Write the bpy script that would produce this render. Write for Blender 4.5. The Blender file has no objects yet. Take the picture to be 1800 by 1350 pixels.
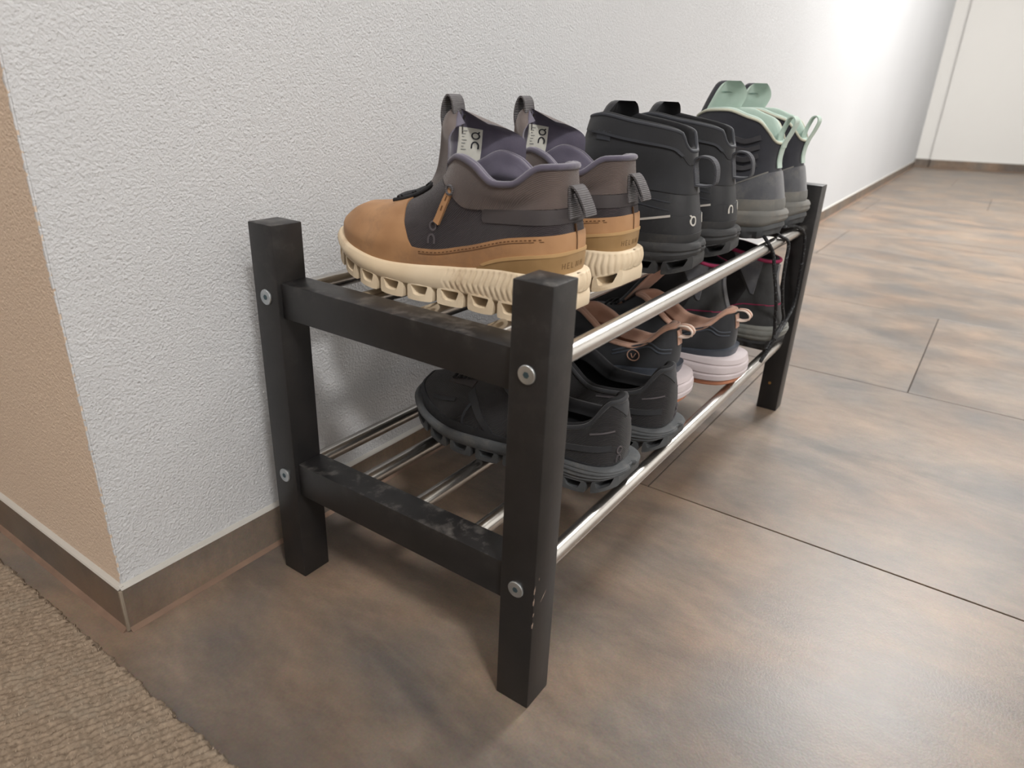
import bpy, bmesh, math, random
import numpy as np
from mathutils import Vector, Matrix
from mathutils.bvhtree import BVHTree
random.seed(7)
rng = np.random.default_rng(7)
S = bpy.context.scene
COL = S.collection

# ------------------------------------------------------------ camera, world, lights, exposure
CAM = Vector((-0.3707, -0.5351, 0.4860))
right = Vector((0.5707, -0.8202, 0.0387)); up = Vector((0.3042, 0.2549, 0.9179)); fwd = Vector((0.7628, 0.5121, -0.3950))
cd = bpy.data.cameras.new('camera'); cam = bpy.data.objects.new('camera', cd); COL.objects.link(cam)
m = Matrix.Identity(4)
for r in range(3):
    m[r][0] = right[r]; m[r][1] = up[r]; m[r][2] = -fwd[r]; m[r][3] = CAM[r]
cam.matrix_world = m
cd.sensor_width = 36; cd.lens = 1210.3 / 1800 * 36; cd.clip_start = .02; cd.clip_end = 60
cd.dof.use_dof = True; cd.dof.focus_distance = .70; cd.dof.aperture_fstop = 7.5
S.camera = cam

w = bpy.data.worlds.new('world'); S.world = w; w.use_nodes = True
w.node_tree.nodes['Background'].inputs[0].default_value = (.9, .95, 1, 1)
w.node_tree.nodes['Background'].inputs[1].default_value = .25

def area(name, loc, target, size, sizey, power, col):
    l = bpy.data.lights.new(name, 'AREA'); l.energy = power; l.color = col
    l.shape = 'RECTANGLE'; l.size = size; l.size_y = sizey
    o = bpy.data.objects.new(name, l); COL.objects.link(o); o.location = loc
    o.rotation_euler = (Vector(target) - Vector(loc)).to_track_quat('-Z', 'Y').to_euler()
    return o
area('ceiling_lamp_near', (-.95, -1.8, 2.46), (-.95, -1.8, 0), .32, .32, 46, (1, .965, .93))
area('ceiling_lamp_mid', (3.0, -.60, 2.46), (3.0, -.60, 0), .6, .6, 92, (1, .98, .955))
area('ceiling_lamp_far', (5.1, -1.2, 2.46), (5.1, -1.2, 0), .6, .6, 22, (1, .985, .965))
area('niche_fill_light', (-1.35, .55, 2.46), (-1.35, .55, 0), .5, .5, 9, (1, .98, .96))  # unseen fill light, added to brighten the beige wall end
S.view_settings.view_transform = 'Standard'; S.view_settings.look = 'None'
S.view_settings.exposure = 0.25; S.view_settings.gamma = 1.0; S.view_settings.use_curve_mapping = False

# ------------------------------------------------------------ materials
def lin(c):
    return tuple(((v / 255) / 12.92 if v / 255 <= .04045 else ((v / 255 + .055) / 1.055) ** 2.4) for v in c) + (1,)
def newmat(name):
    M = bpy.data.materials.new(name); M.use_nodes = True
    nt = M.node_tree; return M, nt, nt.nodes['Principled BSDF']
def N(nt, t, **kw):
    n = nt.nodes.new(t)
    for k, v in kw.items(): setattr(n, k, v)
    return n
MATS = {}
def mat(name, c1, c2=None, rough=.6, metal=0., spec=.5, nscale=40, namt=(.35, .65), bump=0, bscale=200, bdist=.001,
        weave=0, wscale=500, wdir='DIAGONAL', dust=None, dscale=12, drange=(.5, .75), stretch=(1, 1, 1), roughvar=0, sheen=0, dustup=False):
    M, nt, b = newmat(name); L = nt.links
    tc = N(nt, 'ShaderNodeTexCoord'); mp = N(nt, 'ShaderNodeMapping'); mp.inputs['Scale'].default_value = stretch
    L.new(tc.outputs['Object'], mp.inputs[0])
    no = N(nt, 'ShaderNodeTexNoise'); no.inputs['Scale'].default_value = nscale; no.inputs['Detail'].default_value = 6
    L.new(mp.outputs[0], no.inputs['Vector'])
    rp = N(nt, 'ShaderNodeValToRGB')
    rp.color_ramp.elements[0].position = namt[0]; rp.color_ramp.elements[1].position = namt[1]
    rp.color_ramp.elements[0].color = lin(c1); rp.color_ramp.elements[1].color = lin(c2 or c1)
    L.new(no.outputs['Fac'], rp.inputs[0]); colout = rp.outputs[0]
    if dust:
        dn = N(nt, 'ShaderNodeTexNoise'); dn.inputs['Scale'].default_value = dscale; dn.inputs['Detail'].default_value = 8
        dn.inputs['Roughness'].default_value = .7
        L.new(tc.outputs['Object'], dn.inputs['Vector'])
        mr = N(nt, 'ShaderNodeMapRange'); mr.inputs['From Min'].default_value = drange[0]; mr.inputs['From Max'].default_value = drange[1]
        L.new(dn.outputs['Fac'], mr.inputs['Value']); fac = mr.outputs[0]
        if dustup:
            ge = N(nt, 'ShaderNodeNewGeometry'); sx = N(nt, 'ShaderNodeSeparateXYZ'); L.new(ge.outputs['Normal'], sx.inputs[0])
            mu = N(nt, 'ShaderNodeMath', operation='MULTIPLY', use_clamp=True)
            L.new(sx.outputs['Z'], mu.inputs[0]); L.new(fac, mu.inputs[1]); fac = mu.outputs[0]
        mx = N(nt, 'ShaderNodeMixRGB'); L.new(fac, mx.inputs[0]); L.new(colout, mx.inputs[1]); mx.inputs[2].default_value = lin(dust)
        colout = mx.outputs[0]
    L.new(colout, b.inputs['Base Color'])
    b.inputs['Roughness'].default_value = rough; b.inputs['Metallic'].default_value = metal
    b.inputs['Specular IOR Level'].default_value = spec
    if sheen: b.inputs['Sheen Weight'].default_value = sheen
    if roughvar:
        mr = N(nt, 'ShaderNodeMapRange'); mr.inputs['To Min'].default_value = max(.02, rough - roughvar); mr.inputs['To Max'].default_value = min(1, rough + roughvar)
        L.new(no.outputs['Fac'], mr.inputs['Value']); L.new(mr.outputs[0], b.inputs['Roughness'])
    nrm = None
    if weave:
        wv = N(nt, 'ShaderNodeTexWave'); wv.bands_direction = wdir; wv.inputs['Scale'].default_value = wscale
        wv.inputs['Distortion'].default_value = .12; L.new(tc.outputs['Object'], wv.inputs['Vector'])
        bp = N(nt, 'ShaderNodeBump'); bp.inputs['Strength'].default_value = weave; bp.inputs['Distance'].default_value = .0006
        L.new(wv.outputs['Fac'], bp.inputs['Height']); nrm = bp
    if bump:
        bn = N(nt, 'ShaderNodeTexNoise'); bn.inputs['Scale'].default_value = bscale; bn.inputs['Detail'].default_value = 5
        L.new(mp.outputs[0], bn.inputs['Vector'])
        bp = N(nt, 'ShaderNodeBump'); bp.inputs['Strength'].default_value = bump; bp.inputs['Distance'].default_value = bdist
        L.new(bn.outputs['Fac'], bp.inputs['Height'])
        if nrm: L.new(nrm.outputs[0], bp.inputs['Normal'])
        nrm = bp
    if nrm: L.new(nrm.outputs[0], b.inputs['Normal'])
    MATS[name] = M
    return M

M_black = mat('black_lacquered_wood', (27, 27, 28), (33, 32, 33), rough=.42, bump=.06, bscale=260, dust=(120, 116, 112), dscale=55, drange=(.50, .85), dustup=True)
M_steel = mat('brushed_steel_tube', (205, 202, 198), (190, 187, 183), rough=.26, metal=1, nscale=20)
M_zinc = mat('zinc_bolt', (205, 210, 212), (170, 176, 180), rough=.35, metal=.9)
M_boltdark = mat('bolt_socket', (70, 90, 98), rough=.5, metal=.6)
M_brass = mat('brass_insert', (170, 130, 80), rough=.4, metal=.7)
M_scuff = mat('bare_wood_scuff', (150, 132, 120), rough=.8)
M_leather = mat('tan_leather', (178, 137, 98), (160, 119, 82), rough=.62, nscale=22, bump=.15, bscale=700, bdist=.0004, dust=(126, 98, 76), dscale=20, drange=(.52, .8))
M_heelclip = mat('olive_rubber_film', (160, 130, 90), (146, 116, 76), rough=.45, nscale=30)
M_heeledge = mat('pale_film_edge', (186, 152, 106), rough=.5)
M_aub = mat('aubergine_mesh', (56, 49, 53), (44, 39, 44), rough=.85, weave=.8, wscale=360, nscale=30, sheen=.15)
M_twill = mat('brown_twill', (98, 86, 82), (82, 72, 70), rough=.9, weave=.6, wscale=420, nscale=25, sheen=.25)
M_band = mat('grey_brown_band', (66, 61, 62), (58, 54, 56), rough=.75, nscale=40)
M_purple = mat('purple_grey_lining', (92, 88, 104), (80, 76, 92), rough=.95, bump=.25, bscale=900, bdist=.0005, nscale=50, sheen=.4)
M_cream = mat('cream_foam', (230, 214, 188), (218, 198, 168), rough=.7, nscale=16, bump=.15, bscale=500, bdist=.0004, dust=(176, 148, 116), dscale=28, drange=(.56, .8))
M_greyweb = mat('grey_webbing', (104, 102, 104), (86, 84, 87), rough=.85, weave=.9, wscale=210, wdir='Z', nscale=60)
M_darkweb = mat('charcoal_webbing', (78, 80, 86), (64, 66, 72), rough=.85, weave=.7, wscale=260, wdir='Z', nscale=60)
M_cord = mat('black_cord', (24, 25, 28), (40, 41, 45), rough=.8, nscale=500)
M_ropelace = mat('black_rope_lace', (22, 23, 26), (120, 124, 130), rough=.75, nscale=330, namt=(.55, .75))
M_label = mat('white_label', (214, 214, 206), (200, 200, 192), rough=.8, nscale=60)
M_ink = mat('dark_ink', (40, 42, 50), rough=.8)
M_inkpale = mat('grey_ink', (150, 152, 150), rough=.8)
M_stitch = mat('brown_stitch', (98, 68, 42), rough=.9)
M_emboss = mat('embossed_black', (82, 78, 82), rough=.55)
M_blk = mat('black_softshell', (39, 41, 46), (32, 34, 38), rough=.82, nscale=28, bump=.2, bscale=600, bdist=.0004, sheen=.2)
M_blk2 = mat('black_rubberised', (43, 45, 49), (35, 37, 41), rough=.6, nscale=30, dust=(78, 78, 78), dscale=30, drange=(.55, .85))
M_blkedge = mat('black_piping', (52, 55, 62), rough=.7)
M_blklining = mat('black_lining', (26, 27, 31), (20, 21, 24), rough=.95)
M_reflect = mat('reflective_grey', (186, 182, 176), rough=.5)
M_whitelogo = mat('pale_logo', (196, 194, 188), rough=.6)
M_gsole = mat('grey_dusty_rubber', (84, 87, 90), (64, 67, 70), rough=.75, nscale=24, dust=(112, 110, 106), dscale=34, drange=(.5, .8), bump=.2, bscale=400, bdist=.0005)
M_dsole = mat('dark_rubber', (56, 57, 59), (44, 45, 47), rough=.75, nscale=24, dust=(92, 88, 82), dscale=34, drange=(.52, .85), bump=.2, bscale=400, bdist=.0005)
M_mint = mat('mint_fabric', (188, 207, 198), (176, 197, 187), rough=.85, nscale=40, bump=.12, bscale=700, bdist=.0004, sheen=.2)
M_mintedge = mat('pale_cream_binding', (204, 204, 186), (190, 192, 176), rough=.8)
M_navy = mat('black_navy_softshell', (50, 52, 60), (42, 44, 52), rough=.85, nscale=30, bump=.2, bscale=600, bdist=.0004, sheen=.2)
M_suede = mat('grey_suede', (96, 98, 103), (82, 84, 90), rough=.95, nscale=35, bump=.3, bscale=800, bdist=.0004, dust=(124, 122, 118), dscale=40, drange=(.5, .85), sheen=.3)
M_rand = mat('dusty_grey_rand', (124, 124, 121), (106, 107, 106), rough=.85, nscale=20, bump=.2, bscale=300, bdist=.0006, dust=(140, 135, 126), dscale=30, drange=(.45, .75))
M_knit = mat('black_knit', (35, 34, 37), (27, 26, 29), rough=.9, weave=.7, wscale=330, wdir='DIAGONAL', nscale=30, sheen=.15)
M_runner = mat('charcoal_runner', (48, 50, 55), (38, 40, 44), rough=.85, nscale=30, bump=.2, bscale=700, bdist=.0004, sheen=.15)
M_pink = mat('dusty_pink', (200, 160, 140), (186, 146, 126), rough=.9, nscale=40, sheen=.3)
M_pinkpale = mat('pale_pink_tape', (224, 206, 194), rough=.8)
M_navyrub = mat('navy_rubber', (76, 82, 92), (66, 72, 82), rough=.38, nscale=30)
M_lilac = mat('lilac_white_foam', (212, 203, 206), (200, 190, 194), rough=.65, nscale=18)
M_orange = mat('orange_rubber', (204, 142, 112), (190, 128, 98), rough=.6)
M_hike = mat('charcoal_hiking_fabric', (60, 61, 62), (46, 47, 48), rough=.9, nscale=40, bump=.3, bscale=500, bdist=.0005, sheen=.2)
M_hikedark = mat('black_hiking_mesh', (34, 33, 35), (27, 26, 28), rough=.9, nscale=40, bump=.3, bscale=500, bdist=.0005)
M_magenta = mat('magenta_trim', (158, 40, 84), (140, 34, 74), rough=.75)
M_hsole = mat('pale_grey_rubber', (128, 130, 126), (108, 110, 107), rough=.8, nscale=24, dust=(146, 142, 132), dscale=30, drange=(.5, .8))
M_graylab = mat('grey_tongue_label', (120, 120, 120), rough=.7)

def wall_mat(name, base, other=None, edge=None):
    M, nt, b = newmat(name); L = nt.links
    tc = N(nt, 'ShaderNodeTexCoord')
    n1 = N(nt, 'ShaderNodeTexNoise'); n1.inputs['Scale'].default_value = 330; n1.inputs['Detail'].default_value = 5; n1.inputs['Roughness'].default_value = .6
    n2 = N(nt, 'ShaderNodeTexVoronoi'); n2.inputs['Scale'].default_value = 480; n2.feature = 'SMOOTH_F1'
    n3 = N(nt, 'ShaderNodeTexNoise'); n3.inputs['Scale'].default_value = 2.5
    for n in (n1, n2, n3): L.new(tc.outputs['Object'], n.inputs['Vector'])
    ad = N(nt, 'ShaderNodeMath', operation='ADD'); L.new(n1.outputs['Fac'], ad.inputs[0])
    mu = N(nt, 'ShaderNodeMath', operation='MULTIPLY'); mu.inputs[1].default_value = .35; L.new(n2.outputs['Distance'], mu.inputs[0]); L.new(mu.outputs[0], ad.inputs[1])
    bp = N(nt, 'ShaderNodeBump'); bp.inputs['Strength'].default_value = .7; bp.inputs['Distance'].default_value = .0028
    L.new(ad.outputs[0], bp.inputs['Height']); L.new(bp.outputs[0], b.inputs['Normal'])
    mx = N(nt, 'ShaderNodeMixRGB'); mx.inputs[1].default_value = lin(base); mx.inputs[2].default_value = lin(tuple(v * .97 for v in base))
    L.new(n3.outputs['Fac'], mx.inputs[0]); out = mx.outputs[0]
    if other:      # paint line along the corner, ragged where the roller met the rough plaster
        sp = N(nt, 'ShaderNodeSeparateXYZ'); L.new(tc.outputs['Object'], sp.inputs[0])
        n4 = N(nt, 'ShaderNodeTexNoise'); n4.inputs['Scale'].default_value = 150; n4.inputs['Detail'].default_value = 3; L.new(tc.outputs['Object'], n4.inputs['Vector'])
        ma = N(nt, 'ShaderNodeMath', operation='MULTIPLY_ADD'); L.new(n4.outputs['Fac'], ma.inputs[0]); ma.inputs[1].default_value = edge[2]; L.new(sp.outputs[edge[0]], ma.inputs[2])
        lt = N(nt, 'ShaderNodeMath', operation='LESS_THAN'); L.new(ma.outputs[0], lt.inputs[0]); lt.inputs[1].default_value = edge[1]
        m2 = N(nt, 'ShaderNodeMixRGB'); L.new(lt.outputs[0], m2.inputs[0]); L.new(out, m2.inputs[1]); m2.inputs[2].default_value = lin(other); out = m2.outputs[0]
    L.new(out, b.inputs['Base Color']); b.inputs['Roughness'].default_value = .9; b.inputs['Specular IOR Level'].default_value = .25
    return M
M_wall = wall_mat('white_rough_plaster', (212, 214, 217))
M_beige = wall_mat('beige_rough_plaster', (224, 205, 186), (212, 214, 217), ('Y', .0480, .012))
M_plain = mat('plain_white_paint', (228, 227, 224), rough=.9)
M_caulk = mat('pale_caulk', (184, 181, 175), rough=.7)
M_grout = mat('brown_grout', (128, 104, 88), (116, 94, 80), rough=.8)
M_edgetrim = mat('raw_tile_edge', (146, 136, 122), (124, 112, 98), rough=.6, stretch=(40, 40, 1))

def tile_mat(name, rough, shift):
    M, nt, b = newmat(name); L = nt.links
    tc = N(nt, 'ShaderNodeTexCoord'); ge = N(nt, 'ShaderNodeNewGeometry')
    mp = N(nt, 'ShaderNodeMapping'); mp.inputs['Scale'].default_value = (2.2, 1, 1); mp.inputs['Location'].default_value = shift
    L.new(ge.outputs['Position'], mp.inputs[0])
    n1 = N(nt, 'ShaderNodeTexNoise'); n1.inputs['Scale'].default_value = 3.2; n1.inputs['Detail'].default_value = 8; n1.inputs['Roughness'].default_value = .62; n1.inputs['Distortion'].default_value = .6
    n2 = N(nt, 'ShaderNodeTexNoise'); n2.inputs['Scale'].default_value = 6.5; n2.inputs['Detail'].default_value = 5
    n3 = N(nt, 'ShaderNodeTexNoise'); n3.inputs['Scale'].default_value = 420; n3.inputs['Detail'].default_value = 2
    L.new(mp.outputs[0], n1.inputs['Vector']); L.new(ge.outputs['Position'], n2.inputs['Vector']); L.new(ge.outputs['Position'], n3.inputs['Vector'])
    rp = N(nt, 'ShaderNodeValToRGB'); cr = rp.color_ramp
    cr.elements[0].position = .30; cr.elements[0].color = lin((84, 73, 66)); cr.elements[1].position = .72; cr.elements[1].color = lin((164, 138, 112))
    e = cr.elements.new(.45); e.color = lin((110, 95, 82)); e = cr.elements.new(.56); e.color = lin((137, 118, 99))
    L.new(n1.outputs['Fac'], rp.inputs[0])
    r2 = N(nt, 'ShaderNodeValToRGB'); c2 = r2.color_ramp
    c2.elements[0].position = .35; c2.elements[0].color = lin((102, 102, 102)); c2.elements[1].position = .7; c2.elements[1].color = lin((150, 115, 83))
    e = c2.elements.new(.5); e.color = lin((124, 108, 94)); L.new(n2.outputs['Fac'], r2.inputs[0])
    mx = N(nt, 'ShaderNodeMixRGB'); mx.inputs[0].default_value = .45; L.new(rp.outputs[0], mx.inputs[1]); L.new(r2.outputs[0], mx.inputs[2])
    m3 = N(nt, 'ShaderNodeMixRGB', blend_type='OVERLAY'); m3.inputs[0].default_value = .25; L.new(mx.outputs[0], m3.inputs[1]); L.new(n3.outputs['Color'], m3.inputs[2])
    n4 = N(nt, 'ShaderNodeTexNoise'); n4.inputs['Scale'].default_value = 26; n4.inputs['Detail'].default_value = 9; n4.inputs['Roughness'].default_value = .68; L.new(mp.outputs[0], n4.inputs['Vector'])
    r4 = N(nt, 'ShaderNodeMapRange'); r4.inputs['From Min'].default_value = .3; r4.inputs['From Max'].default_value = .7; r4.inputs['To Min'].default_value = .82; r4.inputs['To Max'].default_value = 1.13; L.new(n4.outputs['Fac'], r4.inputs['Value'])
    m4 = N(nt, 'ShaderNodeMixRGB', blend_type='MULTIPLY'); m4.inputs[0].default_value = 1; L.new(m3.outputs[0], m4.inputs[1]); L.new(r4.outputs[0], m4.inputs[2])
    gm = N(nt, 'ShaderNodeHueSaturation'); gm.inputs['Saturation'].default_value = .84; gm.inputs['Value'].default_value = .88; L.new(m4.outputs[0], gm.inputs['Color'])
    L.new(gm.outputs[0], b.inputs['Base Color'])
    mr = N(nt, 'ShaderNodeMapRange'); mr.inputs['To Min'].default_value = rough - .06; mr.inputs['To Max'].default_value = rough + .1
    L.new(n1.outputs['Fac'], mr.inputs['Value']); L.new(mr.outputs[0], b.inputs['Roughness'])
    bp = N(nt, 'ShaderNodeBump'); bp.inputs['Strength'].default_value = .14; bp.inputs['Distance'].default_value = .0006
    L.new(n3.outputs['Fac'], bp.inputs['Height']); L.new(bp.outputs[0], b.inputs['Normal'])
    b.inputs['Specular IOR Level'].default_value = .5
    return M
TILES = [tile_mat('rust_brown_tile_%s' % k, .38, s) for k, s in (('a', (0, 0, 0)), ('b', (3.1, 1.7, 0)), ('c', (7.3, 4.1, 0)))]
M_baseboard = tile_mat('brown_skirting_tile', .45, (11, 2, 5))

# ------------------------------------------------------------ mesh helpers
def mesh_obj(name, V, F, mats, parent=None, smooth=True, angle=40, idx=None):
    me = bpy.data.meshes.new(name)
    me.from_pydata([tuple(map(float, v)) for v in V], [], [tuple(int(i) for i in f) for f in F])
    if not isinstance(mats, (list, tuple)): mats = [mats]
    for x in mats: me.materials.append(x)
    if idx is not None: me.polygons.foreach_set('material_index', np.array(idx, dtype=np.int32))
    if smooth:
        me.polygons.foreach_set('use_smooth', np.ones(len(me.polygons), dtype=bool))
        me.set_sharp_from_angle(angle=math.radians(angle))
    me.update()
    o = bpy.data.objects.new(name, me); COL.objects.link(o)
    if parent: o.parent = parent
    return o
def empty(name, loc, rz=0, label=None, cat=None, group=None):
    o = bpy.data.objects.new(name, None); COL.objects.link(o); o.location = loc; o.rotation_euler = (0, 0, rz); o.empty_display_size = .02
    if label: o['label'] = label
    if cat: o['category'] = cat
    if group: o['group'] = group
    return o
def box_bevel(x0, x1, y0, y1, z0, z1, bev=.0012):
    bm = bmesh.new(); bmesh.ops.create_cube(bm, size=1)
    for v in bm.verts:
        v.co = ((x0 + x1) / 2 + v.co.x * (x1 - x0), (y0 + y1) / 2 + v.co.y * (y1 - y0), (z0 + z1) / 2 + v.co.z * (z1 - z0))
    if bev: bmesh.ops.bevel(bm, geom=list(bm.edges), offset=bev, segments=2, affect='EDGES', profile=.5)
    bm.verts.index_update()
    V = [tuple(v.co) for v in bm.verts]; F = [[v.index for v in f.verts] for f in bm.faces]; bm.free()
    return V, F
def prism(poly, z0, z1):
    n = len(poly); V = [(x, y, z0) for x, y in poly] + [(x, y, z1) for x, y in poly]
    F = [[i, (i + 1) % n, n + (i + 1) % n, n + i] for i in range(n)] + [list(range(n - 1, -1, -1)), list(range(n, 2 * n))]
    return V, F
def cyl_x(x0, x1, y, z, r, n=24, bev=0):
    rows = [(x0, r), (x1, r)] if not bev else [(x0, r - bev), (x0 + bev, r), (x1 - bev, r), (x1, r - bev)]
    V = [(x, y + rr * math.cos(2 * math.pi * i / n), z + rr * math.sin(2 * math.pi * i / n)) for x, rr in rows for i in range(n)]
    F = []
    for j in range(len(rows) - 1):
        for i in range(n):
            F.append([j * n + i, (j + 1) * n + i, (j + 1) * n + (i + 1) % n, j * n + (i + 1) % n])
    F += [list(range(n)), list(range(len(V) - 1, len(V) - n - 1, -1))]
    return V, F
def spline(P, n, closed=False):
    """Catmull-Rom through P, n samples by arc length"""
    P = np.array(P, float)
    if len(P) == 2: return P[0] + (P[1] - P[0]) * np.linspace(0, 1, n)[:, None]
    Q = np.vstack([2 * P[0] - P[1], P, 2 * P[-1] - P[-2]])
    out = []
    for k in range(1, len(Q) - 2):
        t = np.linspace(0, 1, 24, endpoint=False)[:, None]; a, b, c, d = Q[k - 1], Q[k], Q[k + 1], Q[k + 2]
        out.append(.5 * ((2 * b) + (c - a) * t + (2 * a - 5 * b + 4 * c - d) * t ** 2 + (3 * b - a - 3 * c + d) * t ** 3))
    out = np.vstack(out + [P[-1:]])
    s = np.r_[0, np.cumsum(np.linalg.norm(np.diff(out, axis=0), axis=1))]
    u = np.linspace(0, s[-1], n)
    return np.stack([np.interp(u, s, out[:, k]) for k in range(P.shape[1])], 1)
def curve1(pts):
    """smooth 1-D function through (x, y) points"""
    xs = np.array([p[0] for p in pts], float); ys = np.array([p[1] for p in pts], float)
    d = np.diff(ys) / np.diff(xs); mm = np.r_[d[0], np.where(d[:-1] * d[1:] > 0, 2 * d[:-1] * d[1:] / (d[:-1] + d[1:] + 1e-12), 0), d[-1]] if len(xs) > 2 else np.r_[d[0], d[0]]
    def f(x):
        x = np.clip(np.asarray(x, float), xs[0], xs[-1]); k = np.clip(np.searchsorted(xs, x, side='right') - 1, 0, len(xs) - 2)
        h = xs[k + 1] - xs[k]; t = (x - xs[k]) / h
        return (2 * t ** 3 - 3 * t ** 2 + 1) * ys[k] + (t ** 3 - 2 * t ** 2 + t) * h * mm[k] + (-2 * t ** 3 + 3 * t ** 2) * ys[k + 1] + (t ** 3 - t ** 2) * h * mm[k + 1]
    return f
def tube(P, r, n=7, cap=True):
    P = np.array(P, float); m_ = len(P); T = np.gradient(P, axis=0); T /= np.linalg.norm(T, axis=1)[:, None] + 1e-12
    a = np.array([0, 0, 1.]) if abs(T[0][2]) < .9 else np.array([1., 0, 0]); u = np.cross(T[0], a); u /= np.linalg.norm(u)
    V = []; rr = np.broadcast_to(r, (m_,))
    for k in range(m_):
        u = u - T[k] * (u @ T[k]); u /= np.linalg.norm(u) + 1e-12; v = np.cross(T[k], u)
        for i in range(n):
            an = 2 * math.pi * i / n; V.append(P[k] + rr[k] * (math.cos(an) * u + math.sin(an) * v))
    F = [[k * n + i, k * n + (i + 1) % n, (k + 1) * n + (i + 1) % n, (k + 1) * n + i] for k in range(m_ - 1) for i in range(n)]
    if cap: F += [list(range(n - 1, -1, -1)), list(range((m_ - 1) * n, m_ * n))]
    return V, F
def merge(parts):
    V = []; F = []
    for v, f in parts:
        o = len(V); V += [tuple(x) for x in v]; F += [[i + o for i in q] for q in f]
    return V, F
def strap(path, half, thick):
    """band following a 3-D path (in y,z) with width along x; path: (k,3)"""
    P = np.array(path, float); T = np.gradient(P, axis=0); T /= np.linalg.norm(T, axis=1)[:, None] + 1e-12
    X = np.array([1., 0, 0]); Nn = np.cross(X, T); Nn /= np.linalg.norm(Nn, axis=1)[:, None] + 1e-12
    V = []
    for k in range(len(P)):
        for sx_, sn in ((-1, -1), (1, -1), (1, 1), (-1, 1)): V.append(P[k] + X * sx_ * half + Nn[k] * sn * thick / 2)
    F = [[k * 4 + i, k * 4 + (i + 1) % 4, k * 4 + 4 + (i + 1) % 4, k * 4 + 4 + i] for k in range(len(P) - 1) for i in range(4)]
    e = 4 * (len(P) - 1); F += [[3, 2, 1, 0], [e, e + 1, e + 2, e + 3]]
    return V, F

# ------------------------------------------------------------ the room
def struct(o): o['kind'] = 'structure'; return o
def yw(x): return .041 + .0145 * (x + .15)
WX = -.1455
V, F = prism([(WX, yw(WX)), (6.9, yw(6.9)), (6.9, yw(6.9) + .2), (WX, .241)], 0, 2.5)
wl = struct(mesh_obj('wall_left', V, F, M_wall, smooth=False))
V, F = prism([(-.1472, .0412), (-.1472, 1.7), (-.02, 1.7), (-.02, .2415), (WX - .0002, .2415), (WX - .0002, .0412)], 0, 2.5)
struct(mesh_obj('wall_near', V, F, M_beige, smooth=False))
# far wall with a narrow recessed strip next to the corner
fx = lambda y: 6.64 + (.13 - y) * (.33 / .78)
V, F = prism([(fx(.03), .03), (fx(-2.3), -2.3), (fx(-2.3) + .2, -2.3), (fx(.03) + .2, .03)], 0, 2.5); struct(mesh_obj('wall_far', V, F, M_plain, smooth=False))
V, F = prism([(fx(.14) + .03, .145), (fx(.03) + .03, .03), (fx(.03) + .2, .03), (fx(.14) + .2, .145)], 0, 2.5); struct(mesh_obj('trim_1', V, F, M_plain, smooth=False))
V, F = prism([(-2.8, -2.35), (-2.8, -2.2), (7.8, -2.2), (7.8, -2.35)], 0, 2.5); struct(mesh_obj('wall_right', V, F, M_plain, smooth=False))
V, F = prism([(-2.8, -2.2), (-2.8, 1.8), (-2.65, 1.8), (-2.65, -2.2)], 0, 2.5); struct(mesh_obj('wall_back', V, F, M_beige, smooth=False))
V, F = prism([(-2.65, 1.7), (-2.65, 1.85), (-.02, 1.85), (-.02, 1.7)], 0, 2.5); struct(mesh_obj('wall_niche', V, F, M_beige, smooth=False))
V, F = prism([(-2.8, -2.35), (7.9, -2.35), (7.9, 1.85), (-2.8, 1.85)], 2.5, 2.6); struct(mesh_obj('ceiling', V, F, M_plain, smooth=False))

# floor: grout bed with separate tiles
V, F = prism([(-2.8, -2.35), (7.9, -2.35), (7.9, 1.85), (-2.8, 1.85)], -.03, -.0014)
floor = struct(mesh_obj('floor', V, F, mat('tile_joint', (70, 62, 56), rough=.9), smooth=False))
xe = [.4005 - .5985 * k for k in range(5, 0, -1)] + [.4005, 1.0035, 1.589] + [1.589 + .6 * k for k in range(1, 11)]
seam0 = {.4005: -.245, 1.0035: -.4875, 1.589: -.9, 2.189: -.06, 2.789: -.592}
gap = .0011
ti = 0
for k in range(len(xe) - 1):
    s0 = seam0.get(xe[k], -.9 if abs(xe[k] + .198) < .01 else -.25 * ((k * 7) % 5))
    n0 = -3
    for j in range(-3, 4):
        ya, yb = s0 + 1.2 * j, s0 + 1.2 * (j + 1)
        ya, yb = max(ya, -2.2), min(yb, 1.7)
        if xe[k] >= .3: yb = min(yb, yw(xe[k]) + .0)
        if yb - ya < .02: continue
        V, F = box_bevel(xe[k] + gap, xe[k + 1] - gap, ya + gap, yb - gap, -.012, 0, .0006)
        mesh_obj('floor_tile', V, F, TILES[ti % 3], floor, smooth=False); ti += 1

# skirting
BH = .0475
def skirting(name, pts, h, thick, side, out):
    """pts: wall line; body, caulk bead on top, grout bead at the foot"""
    (x0, y0), (x1, y1) = pts; d = np.array([x1 - x0, y1 - y0]); d /= np.linalg.norm(d); nn = np.array([d[1], -d[0]]) * side
    a, b = np.array(pts[0]), np.array(pts[1])
    q = lambda p, k: tuple(p + nn * k)
    V, F = prism([q(a, 0), q(b, 0), q(b, thick), q(a, thick)] if side > 0 else [q(b, 0), q(a, 0), q(a, thick), q(b, thick)], .001, h)
    o = struct(mesh_obj(name, V, F, M_baseboard, smooth=False))
    for nm, prof, mt in (('caulk_bead', [(0, h - .0004), (thick + .0003, h - .0004), (thick * .85, h + .0010), (0, h + .0026)], M_caulk),
                         ('grout_bead', [(thick - .001, 0.0002), (thick + .0045, .0002), (thick + .003, .0012), (thick - .001, .0045)], M_grout)):
        V = [tuple(a + nn * u) + (z,) for u, z in prof] + [tuple(b + nn * u) + (z,) for u, z in prof]
        n = len(prof); F = [[i, (i + 1) % n, n + (i + 1) % n, n + i] for i in range(n)] + [list(range(n)), list(range(2 * n - 1, n - 1, -1))]
        mesh_obj(nm, V, F, mt, o, smooth=False)
    return o
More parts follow.
